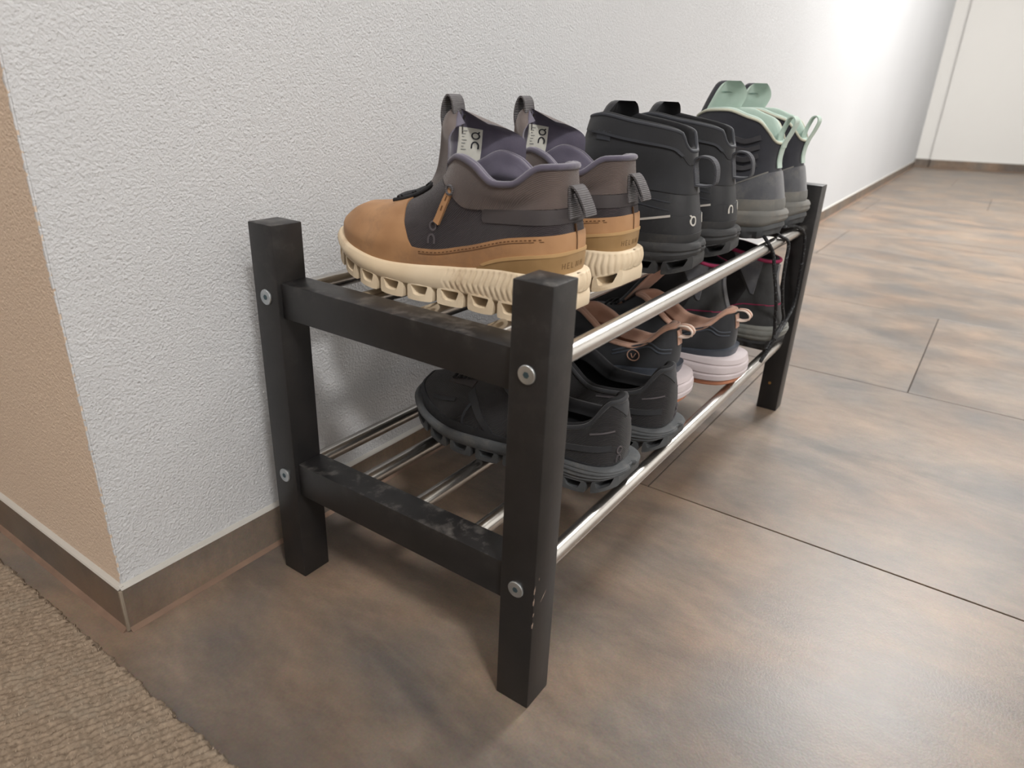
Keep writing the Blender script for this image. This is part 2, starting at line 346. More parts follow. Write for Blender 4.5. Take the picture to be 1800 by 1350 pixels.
bl = skirting('baseboard_left', [(-.1505, yw(-.1505)), (6.62, yw(6.62))], BH, .0055, 1, 1)
bn = skirting('baseboard_near', [(-.1472, .0375), (-.1472, 1.7)], BH, .005, -1, 1)
V, F = box_bevel(-.1532, -.1502, .0343, .0376, .001, BH - .0005, .0007); mesh_obj('corner_edge', V, F, M_edgetrim, bl)
skirting('baseboard_far', [(fx(.03), .03), (fx(-2.2), -2.2)], .065, .012, 1, 1)
skirting('baseboard_strip', [(fx(.145) + .03, .145), (fx(.03) + .03, .03)], .065, .012, 1, 1)

# carpet: cut edge parallel to the wall end, twisted ribs with broad arcs
x0, x1, y0, y1, st = -.40, -.1795, -.34, .42, .0012
nx = int((x1 - x0) / st) + 1; ny = int((y1 - y0) / st) + 1
X, Y = np.meshgrid(np.linspace(x0, x1, nx), np.linspace(y0, y1, ny), indexing='ij')
def vnoise(X, Y, sc, seed):
    r = np.random.default_rng(seed); g = r.random((256, 256)); u = X * sc; v = Y * sc
    iu = np.floor(u).astype(int); iv = np.floor(v).astype(int); fu = u - iu; fv = v - iv; fu = fu * fu * (3 - 2 * fu); fv = fv * fv * (3 - 2 * fv)
    q = lambda a, b: g[a % 256, b % 256]
    return (q(iu, iv) * (1 - fu) + q(iu + 1, iv) * fu) * (1 - fv) + (q(iu, iv + 1) * (1 - fu) + q(iu + 1, iv + 1) * fu) * fv
ang = math.radians(-24)
wob = (vnoise(X, Y, 70, 1) - .5) * .0025 + (vnoise(X, Y, 12, 2) - .5) * .006
ribc = (-math.sin(ang) * X + math.cos(ang) * Y) + wob
rib = np.abs(np.sin(math.pi * ribc / .0062)) ** .8
R_ = np.hypot(X + .44, Y + .05) + wob * .8
arc = np.abs(np.sin(math.pi * R_ / .019)) ** .6
pl = (vnoise(X, Y, 420, 3) * .55 + vnoise(X, Y, 800, 4) * .45)
H = .0035 + .0026 * rib * (.5 + .5 * vnoise(X, Y, 30, 5)) + .0018 * arc * np.clip((-.20 - X) / .04 + .35, .2, 1) + .0026 * pl
edge = (x1 - X); H *= np.clip(.35 + edge / .004, 0, 1)
Xj = X + np.where(edge < .003, (vnoise(X * 0, Y, 330, 6) - .5) * .0045, 0) + (rng.random(X.shape) - .5) * .0006
Yj = Y + (rng.random(X.shape) - .5) * .0006
V = np.stack([Xj, Yj, H], -1).reshape(-1, 3)
I = np.arange(nx * ny).reshape(nx, ny)
F = np.stack([I[:-1, :-1], I[1:, :-1], I[1:, 1:], I[:-1, 1:]], -1).reshape(-1, 4)
V = V.tolist(); F = F.tolist(); k = len(V)
rim = list(I[:, 0]) + list(I[-1, 1:]) + list(I[-2::-1, -1]) + list(I[0, -2:0:-1])
V += [(V[i][0], V[i][1], .0003) for i in rim]
for a in range(len(rim)): F.append([int(rim[a]), k + a, k + (a + 1) % len(rim), int(rim[(a + 1) % len(rim)])])
b = len(V)
V += [(-2.6, -2.1, .0003), (x0, -2.1, .0003), (x0, 1.69, .0003), (-2.6, 1.69, .0003), (-2.6, -2.1, .0065), (x0, -2.1, .0065), (x0, 1.69, .0065), (-2.6, 1.69, .0065),
      (x0, -2.1, .0003), (x1, -2.1, .0003), (x1, y0, .0003), (x0, y0, .0003), (x0, -2.1, .006), (x1, -2.1, .006), (x1, y0, .006), (x0, y0, .006),
      (x0, y1, .0003), (x1, y1, .0003), (x1, 1.69, .0003), (x0, 1.69, .0003), (x0, y1, .006), (x1, y1, .006), (x1, 1.69, .006), (x0, 1.69, .006)]
for q in (0, 8, 16):
    F += [[b + q + 4, b + q + 5, b + q + 6, b + q + 7]] + [[b + q + i, b + q + (i + 1) % 4, b + q + 4 + (i + 1) % 4, b + q + 4 + i] for i in range(4)]
M_carpet = mat('taupe_carpet_yarn', (158, 142, 124), (120, 106, 92), rough=1, nscale=260, namt=(.3, .7), spec=.1, bump=.5, bscale=1500, bdist=.0008, dust=(140, 134, 122), dscale=30, drange=(.5, .9))
cp = mesh_obj('carpet', V, F, M_carpet, angle=180)
fr = np.random.default_rng(11); nf = 26000; fx_ = fr.random(nf) * (x1 - x0 - .001) + x0; fy_ = fr.random(nf) * (y1 - y0) + y0
ii = np.clip(((fx_ - x0) / st).astype(int), 0, nx - 1); jj = np.clip(((fy_ - y0) / st).astype(int), 0, ny - 1); hz = H[ii, jj]
an = fr.random(nf) * 2 * math.pi; ln_ = .0018 + .0028 * fr.random(nf); wd_ = .00022 + .00022 * fr.random(nf)
V = np.empty((nf * 3, 3)); ca, sa = np.cos(an), np.sin(an)
V[0::3] = np.c_[fx_ - sa * wd_, fy_ + ca * wd_, hz - .0004]; V[1::3] = np.c_[fx_ + sa * wd_, fy_ - ca * wd_, hz - .0004]
V[2::3] = np.c_[fx_ + ca * ln_ * .8, fy_ + sa * ln_ * .8, hz + ln_ * .45]
fz = mesh_obj('carpet_fibre', V, np.arange(nf * 3).reshape(-1, 3), mat('taupe_loose_fibre', (176, 160, 142), (128, 114, 100), rough=1, nscale=500, spec=.1), cp, smooth=False); fz['kind'] = 'stuff'
cp['label'] = 'taupe ribbed carpet with a raw cut edge in front of the wall corner'; cp['category'] = 'carpet'

# ------------------------------------------------------------ shoe rack
RL, RD, RH, LS = .792, .3155, .37, .0325
rack = empty('shoe_rack', (0, 0, 0), 0, 'black wooden two-tier shoe rack with shiny steel rods standing against the white wall', 'shoe rack')
for lx in (0, RL - LS):
    for ly in (-LS, -RD):
        V, F = box_bevel(lx, lx + LS, ly, ly + LS, 0, RH, .0011); mesh_obj('leg', V, F, M_black, rack, angle=30)
    bx0, bx1 = (.004, .033) if lx == 0 else (RL - .033, RL - .004)
    for z0, z1 in ((.2865, .3195), (.1, .1355)):
        V, F = box_bevel(bx0, bx1, -RD + LS, -LS, z0, z1, .001); mesh_obj('crossbar', V, F, M_black, rack, angle=30)
ROD = .0078
ZR = {'u': .3045, 'l': .1195}
for zz in ZR.values():
    for k in range(5):
        yy = -.0165 - k * (.2985 - .0165) / 4
        a, b2 = (LS - .004, RL - LS + .004) if k in (0, 4) else (.030, RL - .030)
        V, F = cyl_x(a, b2, yy, zz, ROD, 28); mesh_obj('rod', V, F, M_steel, rack, angle=60)
    for yy in (-.0165, -.2985):
        for xx, sg in ((0, -1), (RL, 1)):
            V, F = cyl_x(min(xx, xx + sg * .0012) - .0004, max(xx, xx + sg * .0012) + .0004, yy, zz, .0072, 28, .0005)
            o = mesh_obj('bolt', V, F, M_zinc, rack, angle=30)
            V, F = cyl_x(min(xx + sg * .0010, xx + sg * .00175), max(xx + sg * .0010, xx + sg * .00175), yy, zz, .0026, 6)
            mesh_obj('hex_socket', V, F, M_boltdark, o, smooth=False)
V, F = cyl_x(RL - LS - .0006, RL - LS + .001, -.2973, .0474, .0024, 14); mesh_obj('brass_insert', V, F, M_brass, rack)
for (a, b_) in (((.0105, .108), (.0185, .1155)), ((.0002, .100), (.0016, .1035)), ((.0002, .122), (.0012, .130)), ((.006, .132), (.0064, .135)), ((.0001, .088), (.0009, .094)), ((.0001, .111), (.0008, .118))):
    n_ = np.array([-(b_[1] - a[1]), b_[0] - a[0]]); n_ = n_ / np.linalg.norm(n_) * .00045
    mid = (np.array(a) + np.array(b_)) / 2
    q = [np.array(a), mid - n_, np.array(b_), mid + n_]
    V = [(p[0], -RD - .0001, p[1]) for p in q] + [(p[0], -RD + .0008, p[1]) for p in q]
    mesh_obj('scuff', V, [[0, 1, 2, 3], [4, 5, 1, 0], [5, 6, 2, 1], [6, 7, 3, 2], [7, 4, 0, 3]], M_scuff, rack, smooth=False)

# ------------------------------------------------------------ shoes: shared builder (right foot, lateral = +x, toe = +y; mirrored for left feet)
NS = 96
_R = [(0, 0), (.070, .012), (.108, .055), (.121, .13), (.120, .26), (.126, .40), (.152, .55), (.170, .68), (.166, .78), (.138, .885), (.080, .965), (-.015, 1.0)]
_L = [(0, 0), (-.070, .012), (-.108, .055), (-.120, .13), (-.112, .26), (-.108, .40), (-.125, .54), (-.152, .68), (-.160, .78), (-.146, .885), (-.100, .962), (-.015, 1.0)]
_r = spline(_R, NS // 2 + 1); _l = spline(_L, NS // 2 + 1)
FOOT = np.vstack([_r, _l[1:-1][::-1]])            # closed loop, 0 = heel, NS/2 = toe
PH = np.r_[np.linspace(0, math.pi, NS // 2 + 1), np.linspace(math.pi, 2 * math.pi, NS // 2 + 1)[1:-1]]
def foot(L, wid=1.0):
    return FOOT * np.array([L * wid, L])
def plan_normals(P):
    T = np.roll(P, -1, 0) - np.roll(P, 1, 0); n = np.stack([T[:, 1], -T[:, 0]], 1); n /= np.linalg.norm(n, axis=1)[:, None] + 1e-12
    return n
def halfw(P, y):
    h = NS // 2; a = P[:h + 1]; b_ = np.vstack([P[:1], P[h:][::-1]])
    return np.interp(y, a[:, 1], a[:, 0]), np.interp(y, b_[:, 1], b_[:, 0])
def loop_faces(rows, n=NS, flip=False):
    F = [[j * n + i, j * n + (i + 1) % n, (j + 1) * n + (i + 1) % n, (j + 1) * n + i] for j in range(rows - 1) for i in range(n)]
    return F
def cap_faces(base, flip, n=NS):
    F = [[base, base + 1, base + n - 1]] + [[base + i, base + i + 1, base + n - i - 1, base + n - i] for i in range(1, n // 2 - 1)] + [[base + n // 2 - 1, base + n // 2, base + n // 2 + 1]]
    return [f[::-1] for f in F] if flip else F

class Shoe:
    def __init__(s, name, loc, sx, rz, label, cat, group, L, wid=1.0, sy=1.0):
        s.sy = sy; s.root = empty(name, loc, rz, label, cat, group); s.sx = sx; s.L = L; s.wid = wid; s.P = foot(L, wid)
    def add(s, name, V, F, mt, parent=None, angle=40, idx=None, smooth=True):
        V = np.array([tuple(v) for v in V], float); V[:, 0] *= s.sx; V[:, 1] *= s.sy
        if s.sx < 0: F = [list(f)[::-1] for f in F]
        return mesh_obj(name, V, F, mt, parent or s.root, smooth, angle, idx)
    # ---- upper surface from a stack of rings
    def upper(s, rings, per=9, mono=None):
        rows = []
        for r in rings:
            yb, yf = r['y']; wb, wf = r.get('w', (1, 1)); e = r.get('e', 0); hw = r.get('hw', .034)
            yn = s.P[:, 1] / s.L; xf = s.P[:, 0] * (wb + (wf - wb) * yn)
            ye = (1 - np.cos(PH)) / 2; xe_ = np.sign(np.sin(PH)) * np.abs(np.sin(PH)) ** .85 * hw
            Yn = (1 - e) * yn + e * ye; Xx = (1 - e) * xf + e * xe_ + r.get('dx', 0) * Yn
            zz = curve1(r['z'])(Yn)
            rows.append(np.stack([Xx, yb + (yf - yb) * Yn, zz], 1))
        rows = np.array(rows); K = len(rows); out = []
        if mono:      # low collars: keep every column climbing steadily from the sole to the collar
            yn = s.P[:, 1] / s.L; wt = np.clip((yn - mono[0]) / (mono[1] - mono[0]), 0, 1); wt = wt * wt * (3 - 2 * wt)
            for k in range(1, K - 1):
                f = (k / (K - 1)) ** .9; ln = rows[0] + (rows[-1] - rows[0]) * f
                ln[:, :2] += plan_normals(rows[0][:, :2]) * .0045 * math.sin(math.pi * f) ** .8
                rows[k] = ln * (1 - wt)[:, None] + rows[k] * wt[:, None]
        Q = np.concatenate([[2 * rows[0] - rows[1]], rows, [2 * rows[-1] - rows[-2]]])
        for k in range(1, K):
            for t in np.linspace(0, 1, per, endpoint=False):
                a, b_, c, d = Q[k - 1], Q[k], Q[k + 1], Q[k + 2]
                out.append(.5 * (2 * b_ + (c - a) * t + (2 * a - 5 * b_ + 4 * c - d) * t * t + (3 * b_ - a - 3 * c + d) * t ** 3))
        out.append(rows[-1]); G = np.array(out); s.G = G; s.M = len(G)
        du = np.roll(G, -1, 1) - np.roll(G, 1, 1); dv = np.gradient(G, axis=0); n = np.cross(du, dv); n /= np.linalg.norm(n, axis=2)[:, :, None] + 1e-12
        s.Nn = n; s.F = loop_faces(s.M); Vf = G.reshape(-1, 3)
        s.bvh = BVHTree.FromPolygons([Vector(v) for v in Vf], s.F)
        s.T = np.repeat(np.linspace(0, 1, s.M)[:, None], NS, 1)
        return s
    def body(s, name, mt):
        return s.add(name, s.G.reshape(-1, 3), s.F, mt, angle=70)
    def patch(s, name, g, off, mt, parent=None, angle=50):
        P = s.G.reshape(-1, 3); Nm = s.Nn.reshape(-1, 3); val = g(P[:, 0], P[:, 1], P[:, 2]); V = []; Nv = []; key = {}; faces = []
        def vert(k, p, n):
            if k not in key: key[k] = len(V); V.append(p); Nv.append(n)
            return key[k]
        for f in s.F:
            vs = val[f]
            if (vs > 0).all(): continue
            poly = []
            for a in range(4):
                i, j = f[a], f[(a + 1) % 4]
                if val[i] <= 0: poly.append(vert(i, P[i], Nm[i]))
                if (val[i] <= 0) != (val[j] <= 0):
                    t = val[i] / (val[i] - val[j]); k = (min(i, j), max(i, j)); poly.append(vert(k, P[i] + t * (P[j] - P[i]), Nm[i] + t * (Nm[j] - Nm[i])))
            if len(poly) >= 3: faces.append(poly)
        if not faces: return None
        V = np.array(V); Nv = np.array(Nv); cnt = {}
        for f in faces:
            for a in range(len(f)):
                e = (f[a], f[(a + 1) % len(f)]); cnt[e] = 1
        bd = [e for e in cnt if (e[1], e[0]) not in cnt]
        low = {}; W = list(V + Nv * off)
        for e in bd:
            for v in e:
                if v not in low: low[v] = len(W); W.append(V[v] - Nv[v] * .0004)
        F = faces + [[e[1], e[0], low[e[0]], low[e[1]]] for e in bd]
        return s.add(name, W, F, mt, parent, angle)
    def lining(s, name, th, mt, bulge=.5, jmin=4, rollname=None, rollmat=None, depth=None):
        G, n = s.G, s.Nn; K = G[-1]; pn = plan_normals(K[:, :2]); pn = np.c_[pn, np.zeros(NS)]
        rows = []
        for a in np.linspace(0, math.pi, 7): rows.append(K - pn * th / 2 + pn * (th / 2) * math.cos(a) + np.array([0, 0, 1.]) * (th / 2) * math.sin(a) * .9)
        if rollname:
            Rr = list(rows[:]); s.add(rollname, np.array(Rr).reshape(-1, 3), loop_faces(len(Rr)), rollmat, angle=80)
            rows = [rows[-2], rows[-1]]
        js = list(range(s.M - 2, jmin, -1))
        Kt = K[:, 2]
        for j in js:
            tt = (s.M - 1 - j) / (s.M - 1); t2 = th * (1 + bulge * math.exp(-((tt - .14) / .09) ** 2) - .25 * tt)
            nb = n[j] * t2; rows.append(G[j] - nb)
        V = np.array(rows).reshape(-1, 3); F = loop_faces(len(rows)) + cap_faces((len(rows) - 1) * NS, True)
        return s.add(name, V, F, mt, angle=80)
    def binding(s, name, r, mt, up_=0.0):
        K = s.G[-1] + np.array([0, 0, up_]); P = np.vstack([K, K[:1]]); V, F = tube(P, r, 8, cap=False)
        return s.add(name, V, F, mt, angle=80)
    # ---- projections on the upper
    def side(s, y, z, sg=1):
        h = s.bvh.ray_cast(Vector((sg * .3, y, z)), Vector((-sg, 0, 0)))
        return (np.array(h[0]), np.array(h[1]) * (1 if np.array(h[1])[0] * sg > 0 else -1)) if h[0] else (np.array([sg * .03, y, z]), np.array([sg, 0, 0.]))
    def top(s, x, y):
        h = s.bvh.ray_cast(Vector((x, y, .5)), Vector((0, 0, -1)))
        return (np.array(h[0]), np.array(h[1]) * (1 if h[1][2] > 0 else -1)) if h[0] else (np.array([x, y, .08]), np.array([0, 0, 1.]))
    def back(s, x, z):
        h = s.bvh.ray_cast(Vector((x, -.3, z)), Vector((0, 1, 0)))
        return (np.array(h[0]), np.array(h[1]) * (1 if h[1][1] < 0 else -1)) if h[0] else (np.array([x, .01, z]), np.array([0, -1., 0]))
    def around(s, a, z, sg=1):
        """a: distance round the heel from the back centre line toward side sg; at height z"""
        ang = a / .034
        if ang < 0: sg, ang = -sg, -ang
        if ang < 1.2:
            d = Vector((sg * math.sin(ang), -math.cos(ang), 0)); c = Vector((0, .045, z))
            h = s.bvh.ray_cast(c + d * .3, -d)
            if h[0]:
                n = np.array(h[1]); n = n * (1 if n @ np.array(d) > 0 else -1); return np.array(h[0]), n
        return s.side(.034 + (ang - 1.2) * .034, z, sg)
    # ---- thin ribbons laid on a surface
    def ribbon(s, name, lines, mapf, wd, mt, lift=.0006, parent=None, n=14):
        parts = []
        for ln in lines:
            ln = spline(ln, n) if len(ln) > 2 else spline(ln, 8); T = np.gradient(ln, axis=0); T /= np.linalg.norm(T, axis=1)[:, None] + 1e-12
            nn = np.stack([-T[:, 1], T[:, 0]], 1) * wd / 2; V = []
            for sd in (-1, 1):
                for k in range(len(ln)):
                    p, q = mapf(*(ln[k] + sd * nn[k])); V.append(p + q * lift)
            lo = []
            for sd in (-1, 1):
                for k in range(len(ln)):
                    p, q = mapf(*(ln[k] + sd * nn[k])); V.append(p - q * .0006)
            c = len(ln); F = []
            for k in range(c - 1):
                F += [[k, k + 1, c + k + 1, c + k], [2 * c + k, 2 * c + k + 1, k + 1, k], [c + k, c + k + 1, 3 * c + k + 1, 3 * c + k]]
            F += [[0, c, 3 * c, 2 * c], [2 * c - 1, c - 1, 3 * c - 1, 4 * c - 1]]
            parts.append((V, F))
        V, F = merge(parts)
        return s.add(name, V, F, mt, parent, angle=60)
    def sheet(s, name, x0, x1, v0, v1, mapf, mt, lift, parent=None, n=12):
        V = []
        for q in (lift, -.0004):
            for v in np.linspace(v0, v1, n):
                for x in np.linspace(x0, x1, n): p, nn = mapf(x, v); V.append(p + nn * q)
        F = []; m_ = n * n
        for k in range(n - 1):
            for i in range(n - 1): q = k * n + i; F.append([q, q + 1, q + n + 1, q + n])
        bd = [i for i in range(n)] + [k * n + n - 1 for k in range(1, n)] + [n * n - 2 - i for i in range(n - 1)] + [k * n for k in range(n - 2, 0, -1)]
        for a in range(len(bd)): i, j = bd[a], bd[(a + 1) % len(bd)]; F.append([j, i, m_ + i, m_ + j])
        return s.add(name, V, F, mt, parent, angle=60)
    def tube(s, name, pts, r, mt, parent=None, n=7, k=24):
        V, F = tube(spline(pts, k), r, n); return s.add(name, V, F, mt, parent, angle=80)
    def strap(s, name, pts, half, th, mt, parent=None, x0=0, k=28):
        P = spline([(x0, y, z) for y, z in pts], k); V, F = strap(P, half, th); return s.add(name, V, F, mt, parent, angle=50)
    # ---- sole pieces
    def layer(s, name, zb, zt, mt, grow=0.0, rows=7, bulge=.002, disp=None, yr=None, parent=None, angle=45, sub=1):
        P = s.P; NS = len(P)
        if sub > 1:
            u = np.arange(NS * sub) / sub; Pc = np.vstack([P, P[:1]]); P = np.stack([np.interp(u, np.arange(NS + 1), Pc[:, k]) for k in (0, 1)], 1); NS = len(P)
        n = plan_normals(P); y = P[:, 1]; b_, t_ = zb(y), zt(y); R0 = []
        for q in np.linspace(0, 1, rows):
            o = grow + bulge * math.sin(math.pi * min(1, max(0, q * .9 + .05))) - (.0012 if q in (0, 1) else 0)
            oo = np.full(NS, o)
            if disp is not None: oo = oo + disp(P, q)
            R0.append(np.c_[P + n * oo[:, None], b_ + (t_ - b_) * q])
        V = np.array(R0).reshape(-1, 3); F = loop_faces(rows, NS) + cap_faces(0, True, NS) + cap_faces((rows - 1) * NS, False, NS)
        return s.add(name, V, F, mt, parent, angle)
    def pods(s, name, spans, zb, hgt, mt, grow=.001, hole=True):
        for (a, b_) in spans:
            c, hl = (a + b_) / 2, (b_ - a) / 2; z0 = float(zb(c)); sl = (float(zb(b_)) - float(zb(a))) / (b_ - a)
            O = [(-1, .12), (-.93, -.0), (-.5, -.04), (0, -.05), (.5, -.04), (.93, 0), (1, .12), (1, .8), (.9, 1.1), (0, 1.1), (-.9, 1.1), (-1, .8)]
            Hh = [(-.48, .42), (-.42, .36), (-.3, .32), (0, .30), (.3, .32), (.42, .36), (.50, .42), (.66, .9), (.62, .98), (0, .98), (-.62, .98), (-.66, .9)]
            m_ = len(O); V = []
            for sg in (1, -1):
                for ring in (O, Hh):
                    for u, v in ring:
                        y = c + u * hl; z = z0 + sl * u * hl + v * hgt; wr, wl_ = halfw(s.P, min(max(y, .004), s.L - .004)); x = (wr if sg > 0 else wl_) + sg * (grow - .0008 * abs(u) ** 4)
                        V.append((x, y, z))
            F = []
            for i in range(m_):
                j = (i + 1) % m_
                F.append([i, j, m_ + j, m_ + i]); F.append([2 * m_ + j, 2 * m_ + i, 3 * m_ + i, 3 * m_ + j])
                F.append([j, i, 2 * m_ + i, 2 * m_ + j]); F.append([m_ + i, m_ + j, 3 * m_ + j, 3 * m_ + i])
            if not hole: F = [f for f in F]
            s.add(name, V, F, mt, angle=35)
    def tongue(s, name, path, hw, wrap, th, mats, nt=40, na=21, edge=5, cr=.0, near=.62, far=1.15):
        pc = spline(path, nt); tt = np.linspace(0, 1, nt); W = curve1(hw)(tt) * np.where(tt > .84, np.sqrt(np.maximum(1 - ((tt - .84) / .16) ** 2 * .975, 0)), 1); Kk = curve1(wrap)(tt); T = np.gradient(pc, axis=0); T /= np.linalg.norm(T, axis=1)[:, None]
        nr = np.stack([T[:, 1], -T[:, 0]], 1)           # front direction (toward toe, +y)
        nr *= np.sign(nr[:, :1] + 1e-9)
        V = []; F = []; idx = []
        for sd in (1, -1):
            for k in range(nt):
                for a in np.linspace(-1, 1, na):
                    f = (1 - abs(a) ** edge) ** .5 * min(1, (1 - tt[k]) / .07 + .0) ** .5
                    y, z = pc[k]; sc = (far if a * s.sx > 0 else near); y = y - Kk[k] * (a * sc) ** 2; o = sd * th / 2 * f
                    V.append((a * W[k] * sc, y + nr[k, 0] * o, z + nr[k, 1] * o - cr * a * a * tt[k]))
        o2 = nt * na
        for k in range(nt - 1):
            for i in range(na - 1):
                q = k * na + i
                F.append([q, q + na, q + na + 1, q + 1][::-1]); idx.append(0)
                F.append([o2 + q, o2 + q + 1, o2 + q + na + 1, o2 + q + na][::-1]); idx.append(1)
        def inner(x, v):     # point on the heel-facing side; v = 0..1 along the path
            k = min(nt - 1.001, max(0, v * (nt - 1))); k0 = int(k); u = k - k0
            p = pc[k0] * (1 - u) + pc[k0 + 1] * u; ww = W[k0] * (1 - u) + W[k0 + 1] * u; kk = Kk[k0] * (1 - u) + Kk[k0 + 1] * u; a = x / ww; nn = nr[k0]
            pos = np.array([x, p[0] - kk * a * a - nn[0] * th / 2, p[1] - nn[1] * th / 2 - cr * (a / (far if a * s.sx > 0 else near)) ** 2 * v])
            n3 = np.array([-2 * kk * a / ww, -1, -nn[1]]); return pos, n3 / np.linalg.norm(n3)
        return s.add(name, V, F, mats, angle=80, idx=idx), inner
    def laces(s, ys, xw, r, mt, lift=.0015):
        for k, (ya, yb) in enumerate(ys):
            pts = []
            for q in np.linspace(-1, 1, 9):
                p, n = s.top(q * xw, ya + (yb - ya) * (q + 1) / 2); pts.append(p + n * (lift + r) + np.array([0, 0, .0015 * (1 - q * q)]))
            s.tube('lace', pts, r, mt)

def logo_O(c, r):
    a = np.linspace(.5, .5 + 2 * math.pi, 18); return [[(c[0] + r * .92 * math.cos(t), c[1] + r * math.sin(t)) for t in a]]
def logo_n(c, r, inv=1):
    return [[(c[0] - r * .8, c[1] - r * inv), (c[0] - r * .8, c[1] + .1 * r * inv), (c[0] - r * .55, c[1] + .7 * r * inv), (c[0], c[1] + r * inv), (c[0] + r * .55, c[1] + .7 * r * inv), (c[0] + r * .8, c[1] + .1 * r * inv), (c[0] + r * .8, c[1] - r * inv)]]
GLY = {'H': [[(0, 0), (0, 1)], [(.6, 0), (.6, 1)], [(0, .5), (.6, .5)]], 'E': [[(0, 0), (0, 1)], [(0, 1), (.55, 1)], [(0, .5), (.45, .5)], [(0, 0), (.55, 0)]],
       'L': [[(0, 0), (0, 1)], [(0, 0), (.5, 0)]], 'I': [[(.1, 0), (.1, 1)]], 'O': [[(.3, 0), (.05, .2), (0, .5), (.05, .8), (.3, 1), (.55, .8), (.6, .5), (.55, .2), (.3, 0)]],
       'N': [[(0, 0), (0, 1)], [(0, 1), (.6, 0)], [(.6, 0), (.6, 1)]], 'c': [[(.5, .6), (.25, .7), (0, .35), (.25, 0), (.5, .1)]], 'l': [[(.1, 0), (.1, 1)]],
       'o': [[(.25, 0), (0, .35), (.25, .7), (.5, .35), (.25, 0)]], 'u': [[(0, .7), (0, .2), (.25, 0), (.5, .2), (.5, .7)]], 'd': [[(.5, 1), (.5, 0)], [(.5, .1), (.25, 0), (0, .35), (.25, .7), (.5, .6)]],
       't': [[(.2, 1), (.2, 0)], [(0, .7), (.4, .7)]], 'e': [[(0, .35), (.5, .35), (.25, .7), (0, .35), (.2, 0), (.5, .08)]]}
def text_lines(txt, x, y, h, adv=.85):
    out = []
    for ch in txt:
        for ln in GLY.get(ch, []): out.append([(x + a * h, y + b_ * h) for a, b_ in ln])
        x += h * (adv if ch not in 'Il' else .5)
    return out

ZU, ZL = ZR['u'] + ROD, ZR['l'] + ROD

